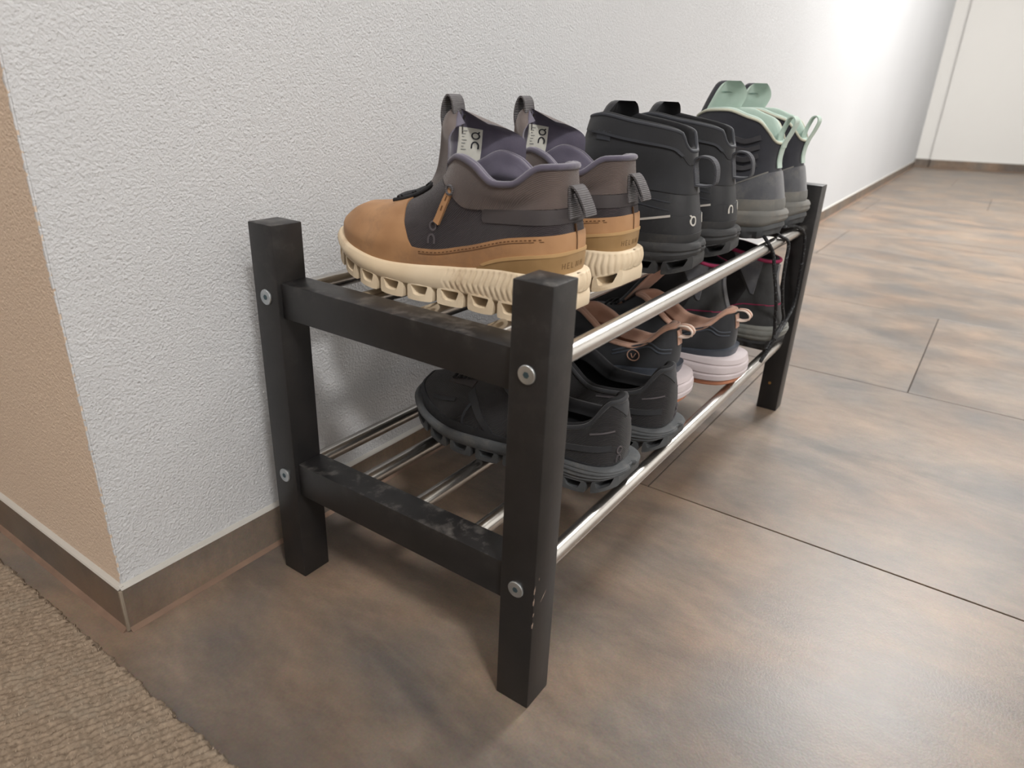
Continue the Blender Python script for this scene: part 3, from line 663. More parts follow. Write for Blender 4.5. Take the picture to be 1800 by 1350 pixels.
# ------------------------------------------------------------ brown leather boots
def brown_boot(loc, sx, rz, label):
    s = Shoe('leather_hiking_boot', loc, sx, rz, label, 'boot', 'brown leather boots on the top tier', .287, .97, .905)
    zb = curve1([(0, .011), (.02, .004), (.05, 0), (.15, 0), (.20, .003), (.245, .011), (.287, .027)])
    zs = curve1([(0, .040), (.05, .040), (.11, .034), (.18, .030), (.235, .035), (.287, .047)])
    zm = lambda y: zb(y) + .012
    def ridges(P, q):
        y = P[:, 1]; sg = np.linalg.norm(np.roll(P, -1, 0) - P, axis=1); arc_ = np.r_[0, np.cumsum(sg)[:-1]]; arc_ = np.minimum(arc_, sg.sum() - arc_)
        win = np.clip((.148 - arc_) / .012, 0, 1) * min(1, max(0, (min(q, 1 - q) - .06) / .08))
        ph = (arc_ + .011 * abs(q - .45) * np.clip((arc_ - .03) / .04, 0, 1)) / .0064
        return -.0012 * win * (.5 - .5 * np.cos(2 * math.pi * ph)) ** 2 - .0025 * np.exp(-(arc_ / .0025) ** 2)
    # finer loop for the ridged midsole wall
    mid = s.layer('midsole', zm, zs, M_cream, grow=0, rows=19, bulge=.003, disp=ridges, angle=80, sub=8)
    s.pods('sole_pod', [(.001, .028), (.033, .062), (.067, .096), (.101, .130), (.135, .162), (.167, .193), (.198, .222), (.227, .250), (.255, .281)], zb, .0135, M_cream, grow=.0015)
    z0 = lambda d: [(0, .038 + d), (.2, .036 + d), (.45, .030 + d), (.7, .028 + d), (.88, .034 + d), (1, .043 + d)]
    s.upper([dict(y=(.008, .279), w=(.94, .94), z=z0(0)),
             dict(y=(.0065, .2805), w=(.97, .96), z=z0(.010)),
             dict(y=(.007, .276), w=(.98, .95), z=[(0, .066), (.4, .052), (.75, .048), (.92, .053), (1, .060)]),
             dict(y=(.010, .258), w=(.96, .84), e=.05, z=[(0, .080), (.4, .066), (.75, .061), (.92, .065), (1, .0685)]),
             dict(y=(.012, .222), w=(.93, .70), e=.2, hw=.035, z=[(0, .090), (.4, .078), (.75, .072), (1, .0735)]),
             dict(y=(.013, .182), w=(.9, .62), e=.55, hw=.035, z=[(0, .100), (.3, .089), (.7, .090), (1, .082)]),
             dict(y=(.014, .156), w=(.9, .6), e=.85, hw=.035, z=[(0, .110), (.3, .096), (.7, .106), (1, .094)]),
             dict(y=(.015, .143), e=1, hw=.0345, z=[(0, .1195), (.12, .1185), (.30, .105), (.42, .104), (.62, .117), (.76, .121), (.9, .113), (1, .103)])])
    s.body('upper', M_aub)
    zl = curve1([(0, .073), (.05, .066), (.10, .053), (.14, .0455), (.17, .045), (.3, .045)])
    def gl(x, y, z):
        a = z - zl(y); b_ = (.158 + .5 * np.maximum(z - .044, 0)) - y
        k = .004; h = np.clip(.5 + .5 * (b_ - a) / k, 0, 1); return b_ + (a - b_) * h - k * h * (1 - h)
    lea = s.patch('leather_toe_and_rand', gl, .0011, M_leather)
    s.patch('ankle_panel', lambda x, y, z: np.maximum(curve1([(0, .092), (.06, .086), (.10, .083), (.135, .105), (.2, .12)])(y) - z, y - .136), .0006, M_twill)
    s.patch('heel_band', lambda x, y, z: np.maximum(np.abs(z - curve1([(0, .0855), (.05, .0815), (.09, .079), (.2, .09)])(y)) - .0055, y - .085), .0008, M_band)
    clip = curve1([(0, .058), (.04, .052), (.085, .0385), (.1, .02)])
    hc = s.patch('heel_clip', lambda x, y, z: np.maximum(z - clip(y), y - .095), .0017, M_heelclip)
    s.patch('heel_clip_edge', lambda x, y, z: np.maximum(np.abs(z - clip(y)) - .0013, y - .085), .0022, M_heeledge, hc)
    for sg in (1, -1):
        ys = np.linspace(.006, .148, 30)
        s.ribbon('stitching', [[(y, float(zl(y)) - .0025), (y + .0022, float(zl(y + .0022)) - .0025)] for y in np.arange(.022, .150, .0042)], lambda y, z, sg=sg: s.side(y, z, sg), .0008, M_stitch, .0015, lea)
        s.ribbon('seam_line', [[(y, float(zl(y)) - .0042) for y in np.linspace(.02, .15, 14)]], lambda y, z, sg=sg: s.side(y, z, sg), .0006, M_stitch, .0014, lea)
    s.ribbon('lettering', text_lines('HELION', -.0150, .0450, .0042, 1.15), lambda a, z: s.around(a * sx, z, 1), .0006, mat('embossed_lettering', (118, 92, 58), rough=.6), .0019, hc, 8)
    # embossed mark low on the lateral quarter, leather lace keeper
    mp = lambda a, z: s.side(.137 - a, z, 1)
    s.ribbon('emblem', logo_n((0, .0545), .0038) + logo_O((0.001, .0655), .0036), mp, .0016, M_emboss, .0008)
    p = [s.side(.128, .068, 1), s.side(.1315, .076, 1), s.side(.136, .086, 1), s.side(.139, .094, 1)]
    kp = s.ribbon('lace_keeper', [[(.132, .068), (.126, .080), (.117, .096)]], lambda y, z: s.side(y, z, 1), .0058, M_leather, .0028)
    c, n = s.side(.1165, .096, 1); c = c + n * .003
    s.tube('keeper_ring', [c + np.array([0, .0036 * math.cos(t), .0036 * math.sin(t)]) for t in np.linspace(0, 2 * math.pi, 13)], .0011, M_greyweb, kp)
    for q in (.079, .087):
        s.ribbon('keeper_slot', [[(.1265 - (q - .079) * .6, q), (.1245 - (q - .079) * .6, q + .004)]], lambda y, z: s.side(y, z, 1), .001, M_stitch, .0031, kp)
    s.lining('padded_lining', .0075, M_purple, bulge=.9)
    s.binding('collar_binding', .0026, M_purple, .001)
    _, inn = s.tongue('tongue', [(.180, .070), (.165, .088), (.153, .106), (.148, .126), (.1455, .145), (.140, .1575)], [(0, .020), (.3, .030), (.55, .040), (.8, .040), (1, .034)],
                      [(0, .004), (.3, .018), (.55, .046), (.8, .044), (1, .026)], .0115, [M_twill, M_purple], cr=.012, near=.68, far=1.08)
    lab = s.sheet('tongue_label', .002, .021, .45, .84, lambda x, v: inn(x * sx, v), M_label, .0006)
    k = .105     # path units per metre on the tongue
    f = lambda a, b_: inn((.0115 + .0052) * sx + a * sx, .62 + b_ / k)
    s.ribbon('label_logo', logo_O((0, .0165), .0028) + [[(.0017, .0190), (.0025, .0204)]] + logo_n((0, .0085), .0028), f, .0010, M_ink, .0012, lab)
    s.ribbon('label_print', [[(-.011, .020 - q * .0026), (-.0065 - (q % 3) * .0012, .020 - q * .0026)] for q in range(7)], f, .0008, M_inkpale, .0011, lab)
    s.strap('tongue_loop', [(.1505, .138), (.1525, .150), (.1505, .1605), (.1455, .1665), (.1405, .1625), (.138, .152)], .0078, .0014, M_greyweb, k=30)
    s.ribbon('tongue_seam', [[(.006 * sx, .78), (.004 * sx, .97)]], lambda x, v: inn(x, v), .0012, M_band, .0010)
    hb = lambda z: float(s.back(0, z)[0][1])
    s.strap('heel_loop', [(hb(.082) - .0008, .082), (hb(.09) - .0012, .090), (hb(.101) - .0014, .101), (hb(.105) - .0025, .1068), (hb(.105) - .0085, .1035), (hb(.105) - .0165, .092), (hb(.1) - .0185, .0855), (hb(.1) - .0155, .0875), (hb(.1) - .006, .1015)], .0085, .0016, M_greyweb, k=46)
    s.ribbon('heel_seam', [[(0, .078), (0, .044)]], lambda x, z: s.back(x, z), .0012, M_stitch, .0016, lea)
    s.laces([(.199, .197), (.189, .192), (.181, .177), (.170, .174), (.162, .158), (.152, .156)], .017, .0021, M_cord)
    for sg in (1, -1):
        pts = []
        for y in (.205, .196, .186, .176, .166, .156, .150): q, n = s.top(sg * (.016 + (.2 - y) * .06), y); pts.append(q + n * .002)
        s.tube('eyelet_cord', pts, .0020, M_cord)
    return s
G1 = 'brown leather boots on the top tier'
brown_boot((.1065, -.2760, ZU), -1, math.radians(0), 'tan leather and dark mesh boot, nearest on the top tier beside the front post')
brown_boot((.2215, -.2700, ZU), 1, math.radians(0), 'tan leather and dark mesh boot standing between its twin and the black boots')

# ------------------------------------------------------------ black high boots
def black_boot(loc, sx, rz, label):
    s = Shoe('black_hiking_boot', loc, sx, rz, label, 'boot', 'black high boots on the top tier', .292, .97)
    zb = curve1([(0, .010), (.02, .003), (.05, 0), (.16, 0), (.21, .003), (.25, .011), (.292, .026)])
    zs = curve1([(0, .034), (.06, .033), (.12, .030), (.19, .028), (.25, .034), (.292, .046)])
    s.layer('midsole', lambda y: zb(y) + .011, zs, M_dsole, rows=9, bulge=.0028, disp=lambda P, q: np.full(len(P), -.0014 if .45 < q < .55 else 0) + np.where((np.abs(P[:, 0]) < .004) & (P[:, 1] < .02), -.003, 0), angle=35)
    s.pods('sole_pod', [(.001, .030), (.035, .068), (.073, .106), (.111, .144), (.149, .178), (.183, .212), (.217, .246), (.251, .284)], zb, .0125, M_dsole, grow=.0016)
    z0 = lambda d: [(0, .031 + d), (.45, .027 + d), (.7, .026 + d), (.88, .032 + d), (1, .042 + d)]
    s.upper([dict(y=(.008, .284), w=(.94, .94), z=z0(0)), dict(y=(.006, .286), w=(.98, .97), z=z0(.012)),
             dict(y=(.008, .281), w=(.98, .95), z=[(0, .060), (.5, .050), (.8, .048), (1, .060)]),
             dict(y=(.011, .26), w=(.95, .84), e=.05, z=[(0, .075), (.5, .065), (.8, .062), (1, .069)]),
             dict(y=(.0145, .222), w=(.93, .7), e=.25, hw=.036, z=[(0, .088), (.5, .082), (1, .076)]),
             dict(y=(.017, .172), w=(.9, .62), e=.6, hw=.037, z=[(0, .100), (.5, .104), (1, .088)]),
             dict(y=(.019, .145), e=.9, hw=.037, z=[(0, .110), (.15, .118), (.5, .124), (1, .112)]),
             dict(y=(.020, .133), e=1, hw=.037, z=[(0, .121), (.012, .1215), (.045, .127), (.085, .138), (.2, .142), (.5, .147), (.8, .1515), (1, .148)])])
    s.body('upper', M_blk2)
    s.patch('shaft_panel', lambda x, y, z: np.maximum(curve1([(0, .080), (.07, .085), (.15, .09), (.3, .09)])(y) - z, y - .149), .0009, M_blk)
    zt = curve1([(0, .121), (.021, .1215), (.025, .127), (.030, .1345), (.040, .1385), (.08, .1435), (.12, .148), (.147, .148)])
    s.patch('collar_edge', lambda x, y, z: zt(y) - .0125 - z, .0016, M_blk)
    s.patch('heel_counter', lambda x, y, z: np.maximum(z - curve1([(0, .062), (.05, .058), (.10, .05), (.13, .03)])(y), y - .12), .0012, M_blk2)
    s.patch('lower_rand', lambda x, y, z: z - curve1([(0, .043), (.1, .040), (.2, .042), (.25, .05), (.3, .06)])(y), .0019, M_dsole)
    s.lining('padded_lining', .0085, M_blklining, bulge=.5)
    s.binding('collar_binding', .0022, M_blkedge, .0008)
    for sg in (1, -1):
        s.ribbon('collar_piping', [[(y, float(zt(y)) - .0125) for y in np.linspace(.027, .122, 18)]], lambda y, z, sg=sg: s.side(y, z, sg), .0022, M_blkedge, .0026, n=30)
        s.ribbon('reflective_line', [[(.028, .0605), (.067, .0525)]], lambda y, z, sg=sg: s.side(y, z, sg), .0022, M_reflect, .0020)
        for q in (.068, .0755):
            s.ribbon('seam_line', [[(y, q + .12 * (y - .05)) for y in (.03, .06, .1, .13)]], lambda y, z, sg=sg: s.side(y, z, sg), .0012, M_blkedge, .0006)
    s.ribbon('emblem', logo_O((.014, .0555), .0043) + [[(.0165, .0595), (.018, .0612)]], lambda a, z: s.around(a, z, 1), .0016, M_whitelogo, .0018)
    s.ribbon('emblem', logo_n((.014, .0555), .0043), lambda a, z: s.around(a, z, -1), .0016, M_whitelogo, .0018)
    s.ribbon('shaft_badge', [[(.098, .1325), (.114, .1335)]], lambda y, z: s.side(y, z, 1), .009, M_blkedge, .0016)
    s.ribbon('shaft_badge', [[(.098, .1325), (.114, .1335)]], lambda y, z: s.side(y, z, -1), .009, M_blkedge, .0016)
    s.tongue('tongue', [(.170, .078), (.150, .098), (.134, .120), (.122, .145), (.112, .166)], [(0, .02), (.4, .03), (.8, .029), (1, .02)], [(0, .004), (.5, .02), (1, .016)], .009, [M_blk, M_blklining])
    hb = lambda z: float(s.back(0, z)[0][1])
    s.strap('heel_loop', [(hb(.088) - .0008, .088), (hb(.1) - .0010, .1), (hb(.112) - .0012, .112), (hb(.116) - .006, .1172), (hb(.115) - .0165, .1165), (hb(.11) - .0225, .110), (hb(.1) - .0225, .099), (hb(.095) - .020, .0915), (hb(.09) - .010, .0895), (hb(.088) - .001, .0895)], .0075, .0018, M_darkweb, k=54)
    s.laces([(.205, .203), (.192, .195), (.184, .18), (.17, .174), (.163, .16)], .017, .0021, M_cord)
    return s
black_boot((.3390, -.2910, ZU), -1, math.radians(5), 'black high-top boot standing right beside the tan leather boots')
black_boot((.4500, -.2930, ZU), 1, math.radians(5), 'black high-top boot standing right beside the mint-lined boots')

# ------------------------------------------------------------ black boots with mint lining
def mint_boot(loc, sx, rz, label, hang):
    s = Shoe('mint_lined_boot', loc, sx, rz, label, 'boot', 'mint lined boots on the top tier', .272, .98)
    zb = curve1([(0, .009), (.02, .002), (.05, 0), (.15, 0), (.2, .003), (.24, .011), (.272, .024)])
    zs = curve1([(0, .040), (.05, .036), (.12, .030), (.18, .028), (.23, .034), (.272, .045)])
    s.layer('outsole', zb, lambda y: zb(y) + .016, M_gsole, rows=6, bulge=.001, grow=.0, disp=lambda P, q: np.where((np.sin(P[:, 1] * 2 * math.pi / .021) > .2) & (q < .5), -.004, 0), angle=35)
    s.layer('midsole', lambda y: zb(y) + .0155, zs, M_rand, rows=7, bulge=.0035, grow=.0005, disp=lambda P, q: np.full(len(P), -.0012 if .4 < q < .6 else 0), angle=35)
    z0 = lambda d: [(0, .036 + d), (.45, .027 + d), (.7, .026 + d), (.88, .032 + d), (1, .042 + d)]
    s.upper([dict(y=(.006, .264), w=(.95, .94), z=z0(0)), dict(y=(.005, .265), w=(.98, .97), z=z0(.010)),
             dict(y=(.009, .26), w=(.96, .95), z=[(0, .064), (.5, .050), (.8, .048), (1, .058)]),
             dict(y=(.014, .24), w=(.93, .84), e=.05, z=[(0, .082), (.5, .066), (.8, .062), (1, .067)]),
             dict(y=(.018, .204), w=(.9, .7), e=.25, hw=.034, z=[(0, .094), (.5, .084), (1, .076)]),
             dict(y=(.019, .170), e=.6, hw=.034, z=[(0, .104), (.5, .105), (1, .09)]),
             dict(y=(.018, .148), e=.9, hw=.034, z=[(0, .113), (.2, .119), (.5, .130), (1, .116)]),
             dict(y=(.017, .138), e=1, hw=.035, z=[(0, .1205), (.03, .1225), (.10, .134), (.2, .146), (.32, .1505), (.55, .1575), (.78, .156), (1, .147)])])
    s.body('upper', M_navy)
    s.patch('suede_heel', lambda x, y, z: np.maximum(z - curve1([(0, .091), (.02, .086), (.05, .072), (.09, .055), (.11, .045), (.2, .03)])(y), y - .13), .0010, M_suede)
    s.patch('dusty_rand', lambda x, y, z: z - curve1([(0, .054), (.04, .051), (.10, .046), (.2, .044), (.24, .05), (.3, .06)])(y), .0018, M_rand)
    s.lining('padded_lining', .0095, M_mint, bulge=.6)
    s.binding('collar_binding', .0018, M_mintedge, .0006)
    for sg in (1, -1):
        for q in range(4):
            zc = .1265 - q * .0112
            s.ribbon('quilted_ridge', [[(.037, zc + .0015), (.050, zc - .0035), (.056, zc - .0045), (.066, zc - .0025), (.094, zc + .0050)]], lambda y, z, sg=sg: s.side(y, z, sg), .0058, MATS['quilt_grey'] if 'quilt_grey' in MATS else mat('quilt_grey', (66, 66, 70), (56, 56, 61), rough=.8), .0026)
        s.ribbon('suede_seam', [[(.022, .0865), (.05, .073), (.09, .056)]], lambda y, z, sg=sg: s.side(y, z, sg), .0016, M_rand, .0016)
    _, inn = s.tongue('tongue', [(.165, .080), (.150, .105), (.139, .130), (.128, .160), (.116, .186), (.110, .1935)], [(0, .018), (.4, .030), (.75, .031), (.93, .026), (1, .016)], [(0, .004), (.5, .022), (.8, .026), (1, .018)], .0095, [M_navy, M_mint], near=.55, far=1.1)
    s.ribbon('tongue_print', [[(-.004, .90), (.003, .90)], [(-.003, .85), (.000, .85)], [(-.003, .81), (.001, .81)]], lambda x, v: inn(x, v), .014, M_inkpale, .0008) if False else None
    s.ribbon('tongue_print', [[(.006 * sx, .885), (.014 * sx, .89)]], lambda x, v: inn(x, v), .012, mat('grey_green_print', (128, 150, 142), rough=.8) if 'grey_green_print' not in MATS else MATS['grey_green_print'], .0008)
    hb = lambda z: float(s.back(0, z)[0][1])
    s.strap('heel_strip', [(hb(.091) - .0012, .091), (hb(.1) - .0012, .1), (hb(.11) - .0012, .11), (hb(.118) - .0016, .1195)], .0072, .0014, M_mint)
    s.strap('heel_loop', [(hb(.116) - .002, .116), (hb(.118) - .0030, .1225), (hb(.118) - .009, .136), (hb(.118) - .0125, .1475), (hb(.118) - .0095, .1535), (hb(.118) - .004, .1525), (hb(.118) - .0005, .146), (hb(.118) + .0035, .134), (hb(.118) + .0045, .122)], .0075, .0015, M_mint, k=46)
    s.laces([(.185, .183), (.175, .178), (.166, .163), (.156, .16)], .016, .0021, M_cord)
    for pts in hang:      # loose lace ends; world coordinates -> shoe coordinates
        c_, s_ = math.cos(-rz), math.sin(-rz)
        P = [((c_ * (p[0] - loc[0]) - s_ * (p[1] - loc[1])) * sx, s_ * (p[0] - loc[0]) + c_ * (p[1] - loc[1]), p[2] - loc[2]) for p in pts]
        s.tube('hanging_lace', P, .0024, M_ropelace, k=60)
    return s
yr = -.2985 - ROD - .0035
hang1 = [[(.60, -.262, .3165), (.585, -.285, .318), (.556, -.302, .3160), (.566, yr, .300), (.570, yr - .004, .280), (.575, yr - .012, .243), (.597, yr - .012, .205), (.608, yr - .012, .168), (.585, yr - .006, .1425)]]
hang2 = [[(.70, -.255, .3165), (.655, -.285, .3175), (.610, -.302, .3165), (.640, yr, .303), (.633, yr - .003, .275), (.640, yr - .003, .245), (.668, yr - .003, .205), (.690, yr - .003, .180), (.672, yr - .003, .168), (.62, yr - .003, .150)],
         [(.69, -.260, .3165), (.672, -.288, .3175), (.700, -.303, .3165), (.733, yr, .300), (.738, yr - .003, .270), (.744, yr - .003, .235), (.747, yr - .003, .195), (.716, yr - .003, .173), (.66, yr - .003, .155)]]
mint_boot((.5960, -.3060, ZU), -1, math.radians(-6), 'black boot with mint green lining standing next to the black high boots', hang1)
mint_boot((.7120, -.3080, ZU), 1, math.radians(-4), 'black boot with mint green lining standing against the far front post', hang2)

# ------------------------------------------------------------ black low trainers
def trainer(loc, sx, rz, label):
    s = Shoe('black_trainer', loc, sx, rz, label, 'sneaker', 'black trainers on the lower tier', .288, .97, .915)
    zb = curve1([(0, .015), (.02, .005), (.05, 0), (.16, 0), (.21, .003), (.25, .012), (.288, .030)])
    zs = curve1([(0, .030), (.06, .028), (.12, .025), (.19, .024), (.25, .030), (.288, .045)])
    def gro(P, q):
        y = P[:, 1]; return np.where((y < .11), -.0009 * (math.sin(q * 26) > .1), 0) + np.where((np.abs(P[:, 0]) < .004) & (y < .02), -.004, 0)
    s.layer('midsole', lambda y: zb(y) + .010, zs, M_gsole, rows=15, bulge=.0035, disp=gro, grow=.001, angle=30, sub=2)
    s.pods('sole_pod', [(.001, .026), (.032, .062), (.068, .099), (.105, .135), (.141, .169), (.175, .203), (.209, .236), (.242, .270)], zb, .0115, M_gsole, grow=.003)
    z0 = lambda d: [(0, .026 + d), (.45, .021 + d), (.7, .021 + d), (.88, .028 + d), (1, .040 + d)]
    s.upper([dict(y=(.010, .280), w=(.92, .94), z=z0(0)), dict(y=(.008, .282), w=(.97, .97), z=z0(.011)),
             dict(y=(.007, .278), w=(.98, .96), z=[(0, .053), (.5, .042), (.8, .042), (1, .056)]),
             dict(y=(.009, .262), w=(.95, .86), z=[(0, .066), (.5, .050), (.8, .053), (1, .0625)]),
             dict(y=(.012, .232), w=(.9, .72), e=.25, hw=.034, z=[(0, .077), (.4, .054), (.7, .060), (1, .067)]),
             dict(y=(.013, .200), w=(.88, .62), e=.65, hw=.035, z=[(0, .087), (.4, .055), (.7, .070), (1, .075)]),
             dict(y=(.016, .178), e=1, hw=.033, z=[(0, .0915), (.035, .0912), (.065, .087), (.10, .078), (.14, .0685), (.2, .0635), (.3, .060), (.5, .058), (.75, .077), (.9, .089), (1, .088)])], mono=(.55, .8))
    s.body('upper', M_knit)
    s.patch('toe_guard', lambda x, y, z: np.minimum(z - curve1([(0, .03), (.15, .033), (.21, .036), (.25, .047), (.288, .062)])(y), 1), .0012, M_blk2)
    s.patch('heel_patch', lambda x, y, z: np.maximum(.076 - z + .9 * np.abs(x), y - .05), .0010, M_blk)
    s.lining('padded_lining', .009, M_blklining, bulge=.5)
    s.binding('collar_binding', .0024, M_blk, .0006)
    for sg in (1, -1):
        mp = lambda y, z, sg=sg: s.side(y, z, sg)
        s.ribbon('overlay_band', [[(.014, .049), (.05, .044), (.09, .040), (.13, .036)]], mp, .006, M_blk, .0012)
        s.ribbon('reflective_dash', [[(.014, .066), (.036, .0605)]], mp, .0016, M_emboss, .0010)
        s.ribbon('reflective_dash', [[(.062, .056), (.092, .052)]], mp, .0016, M_emboss, .0010)
        s.ribbon('overlay_stripe', [[(.150, .030), (.165, .045), (.178, .058), (.19, .066)]], mp, .008, M_blk2, .0012)
        s.ribbon('overlay_stripe', [[(.190, .026), (.188, .045), (.180, .060)]], mp, .003, M_blkedge, .0010)
        s.ribbon('toe_seam', [[(.205, .055), (.222, .052), (.240, .050)]], mp, .003, M_blk2, .0012)
    s.ribbon('emblem', logo_n((.011, .0365), .0034, 1) + logo_O((.011, .0455), .0034), lambda a, z: s.around(a, z, 1), .0014, M_emboss, .0012)
    s.tongue('tongue', [(.225, .062), (.205, .072), (.188, .084), (.172, .100)], [(0, .016), (.5, .024), (1, .022)], [(0, .003), (1, .008)], .007, [M_knit, M_blklining])
    s.ribbon('tongue_label', [[(-.012, .178), (.012, .178)]], lambda x, y: s.top(x, y + .012), .012, M_graylab, .0060)
    s.laces([(.226, .226), (.218, .218), (.210, .210), (.202, .202), (.194, .194)], .017, .0018, M_cord)
    for sg in (1, -1):
        s.ribbon('eyestay', [[(sg * .017, .23), (sg * .020, .21), (sg * .023, .19)]], lambda x, y: s.top(x, y), .007, M_band, .0012)
    return s
trainer((.1820, -.3070, ZL), -1, math.radians(0), 'low black trainer nearest the front post on the lower tier')
trainer((.2895, -.3110, ZL), 1, math.radians(0), 'low black trainer standing next to the pink-lined running shoes')

# ------------------------------------------------------------ charcoal running shoes with pink lining
def runner(loc, sx, rz, label):
    s = Shoe('pink_lined_runner', loc, sx, rz, label, 'sneaker', 'pink lined running shoes on the lower tier', .262, 1.0)
    zb = curve1([(0, .009), (.02, .003), (.05, 0), (.15, 0), (.2, .004), (.235, .012), (.262, .028)])
    zs = curve1([(0, .043), (.05, .040), (.12, .036), (.18, .034), (.23, .040), (.262, .050)])
    s.layer('outsole', zb, lambda y: zb(y) + .007, M_orange, rows=4, bulge=.0005, grow=.004, angle=35)
    s.layer('midsole', lambda y: zb(y) + .0065, zs, M_lilac, rows=17, bulge=.003, grow=curve1([(0, .004), (1, .004)])(0), disp=lambda P, q: np.full(len(P), .0035 * (1 - q) - .0016 * (abs(math.sin(q * 9.2)) < .3)), angle=35)
    z0 = lambda d: [(0, .040 + d), (.45, .034 + d), (.7, .032 + d), (.88, .037 + d), (1, .046 + d)]
    s.upper([dict(y=(.015, .252), w=(.90, .92), z=z0(0)), dict(y=(.014, .254), w=(.94, .95), z=z0(.009)),
             dict(y=(.011, .250), w=(.94, .94), z=[(0, .062), (.5, .051), (.8, .050), (1, .061)]),
             dict(y=(.015, .234), w=(.9, .84), z=[(0, .074), (.5, .060), (.8, .060), (1, .068)]),
             dict(y=(.017, .205), w=(.86, .7), e=.3, hw=.031, z=[(0, .084), (.4, .066), (.7, .068), (1, .073)]),
             dict(y=(.014, .178), e=.7, hw=.032, z=[(0, .093), (.4, .069), (.7, .080), (1, .081)]),
             dict(y=(.018, .158), e=1, hw=.031, z=[(0, .100), (.04, .099), (.09, .094), (.18, .080), (.33, .070), (.5, .071), (.75, .091), (.9, .099), (1, .097)])], mono=(.55, .8))
    s.body('upper', M_runner)
    s.patch('heel_cradle', lambda x, y, z: np.maximum(z - curve1([(0, .055), (.04, .048), (.08, .042), (.1, .035)])(y), y - .10), .0055, M_navyrub)
    s.patch('toe_overlay', lambda x, y, z: np.minimum(.208 - y + .9 * np.maximum(z - .052, 0), 1), .0010, M_suede)
    s.lining('padded_lining', .0085, M_pink, bulge=1.1)
    s.binding('collar_binding', .0026, M_pink, .0004)
    for sg in (1, -1):
        for d in (0, .0045):
            s.ribbon('heel_overlay', [[(.016, .0745 - d), (.028, .0745 - d), (.040, .0795 - d), (.055, .0745 - d), (.085, .062 - d)]], lambda y, z, sg=sg: s.side(y, z, sg), .0016, M_navyrub, .0012, n=26)
    a = np.linspace(0, 2 * math.pi, 18); c = (.058, .061)
    s.ribbon('round_logo', [[(c[0] + .0075 * math.cos(t), c[1] + .0068 * math.sin(t)) for t in a], [(c[0] - .003, c[1] + .003), (c[0] + .0005, c[1] - .003), (c[0] + .003, c[1] + .002)]], lambda y, z: s.side(y, z, 1), .0011, M_pink, .0012, n=26)
    s.tongue('tongue', [(.195, .070), (.178, .085), (.160, .108), (.140, .136)], [(0, .018), (.5, .026), (.85, .022), (1, .014)], [(0, .004), (1, .014)], .007, [M_runner, M_pink])
    hb = lambda z: float(s.back(0, z)[0][1])
    s.strap('heel_tab', [(hb(.078) - .0008, .078), (hb(.088) - .001, .088), (hb(.096) - .0015, .096)], .0058, .0012, M_pink)
    s.strap('heel_loop', [(hb(.088) - .001, .0885), (hb(.09) - .008, .0885), (hb(.09) - .0155, .0915), (hb(.09) - .0175, .0975), (hb(.095) - .013, .1025), (hb(.097) - .005, .1025), (hb(.097) - .0005, .1005)], .0060, .0013, M_pinkpale, k=34)
    s.strap('loop_stripe', [(hb(.09) - .0160, .0905), (hb(.09) - .0184, .0975), (hb(.095) - .0135, .1035), (hb(.097) - .004, .1037)], .0016, .0010, M_pink, k=24)
    s.laces([(.2, .198), (.19, .193), (.182, .178), (.171, .174)], .016, .0019, M_cord)
    return s
runner((.4060, -.2710, ZL), -1, 0, 'charcoal running shoe with pink lining and a small round side logo')
runner((.5210, -.3050, ZL), 1, 0, 'charcoal running shoe with pink lining next to the grey hiking shoe')

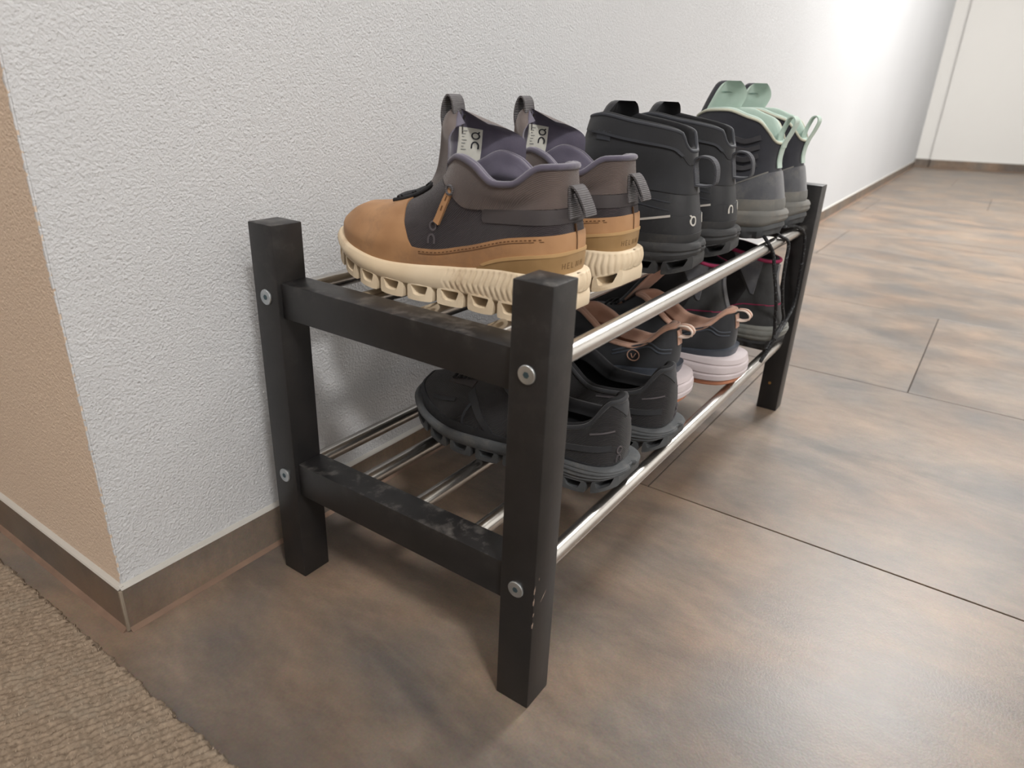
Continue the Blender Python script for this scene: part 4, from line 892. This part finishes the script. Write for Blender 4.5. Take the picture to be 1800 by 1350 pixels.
# ------------------------------------------------------------ grey hiking boots with magenta trim
def hiker(loc, sx, rz, label):
    s = Shoe('grey_hiking_boot', loc, sx, rz, label, 'boot', 'grey hiking boots on the lower tier', .268, .93)
    zb = curve1([(0, .010), (.02, .002), (.05, 0), (.15, 0), (.2, .003), (.24, .011), (.268, .024)])
    zs = curve1([(0, .041), (.05, .036), (.12, .031), (.18, .029), (.23, .034), (.268, .045)])
    s.layer('outsole', zb, lambda y: zb(y) + .014, M_dsole, rows=6, bulge=.001, disp=lambda P, q: np.where((np.sin(P[:, 1] * 2 * math.pi / .022) > .1) & (q < .6), -.004, 0), angle=35)
    s.layer('midsole', lambda y: zb(y) + .0135, zs, M_hsole, rows=11, bulge=.0035, grow=.001, disp=lambda P, q: np.full(len(P), -.0012 if .25 < q < .4 or .62 < q < .75 else 0), angle=35)
    z0 = lambda d: [(0, .036 + d), (.45, .028 + d), (.7, .026 + d), (.88, .032 + d), (1, .042 + d)]
    s.upper([dict(y=(.008, .26), w=(.94, .94), z=z0(0)), dict(y=(.007, .262), w=(.97, .97), z=z0(.010)),
             dict(y=(.011, .257), w=(.96, .95), z=[(0, .062), (.5, .050), (.8, .048), (1, .058)]),
             dict(y=(.016, .24), w=(.93, .84), e=.05, z=[(0, .078), (.5, .066), (.8, .062), (1, .067)]),
             dict(y=(.022, .204), w=(.9, .7), e=.25, hw=.034, z=[(0, .092), (.5, .084), (1, .076)]),
             dict(y=(.026, .172), e=.6, hw=.034, z=[(0, .106), (.5, .107), (1, .09)]),
             dict(y=(.028, .152), e=.9, hw=.034, z=[(0, .120), (.5, .128), (1, .114)]),
             dict(y=(.026, .142), e=1, hw=.034, z=[(0, .134), (.15, .136), (.4, .144), (.7, .149), (1, .142)])])
    s.body('upper', M_hike)
    s.patch('side_mesh', lambda x, y, z: np.maximum(.05 - z, .062 - y + .45 * np.abs(z - .09)), .0008, M_hikedark)
    for sg in (1, -1):
        s.patch('suede_tab', lambda x, y, z, sg=sg: np.maximum(np.maximum(.083 - z, np.abs(y - .052 - (z - .083) * .2) - .002 - (z - .083) * .32), -sg * x), .0016, M_suede)
    s.patch('heel_counter', lambda x, y, z: np.maximum(z - curve1([(0, .0715), (.06, .066), (.1, .05)])(y), y - .1), .0014, M_hike)
    s.patch('magenta_piping', lambda x, y, z: np.maximum(np.abs(z - curve1([(0, .0725), (.06, .067), (.1, .051)])(y)) - .0009, y - .098), .0019, M_magenta)
    s.lining('padded_lining', .008, M_blklining, bulge=.5)
    s.binding('collar_binding', .0027, M_magenta, .0006)
    s.tongue('tongue', [(.168, .080), (.152, .105), (.142, .130), (.134, .156)], [(0, .018), (.5, .026), (1, .02)], [(0, .004), (.5, .016), (1, .012)], .008, [M_hikedark, M_magenta])
    hb = lambda z: float(s.back(0, z)[0][1])
    s.strap('heel_strip', [(hb(.074) - .001, .074), (hb(.09) - .0012, .09), (hb(.11) - .0012, .11), (hb(.128) - .0012, .1285)], .0062, .0016, M_suede)
    s.laces([(.19, .188), (.18, .183), (.171, .168), (.16, .164), (.153, .15)], .016, .0022, M_magenta)
    return s
hiker((.6190, -.2620, ZL), -1, 0, 'grey hiking boot with magenta trim, partly hidden behind the pink-lined running shoe')
hiker((.7080, -.3140, ZL), 1, 0, 'grey hiking boot with magenta trim beside the far front post on the lower tier')
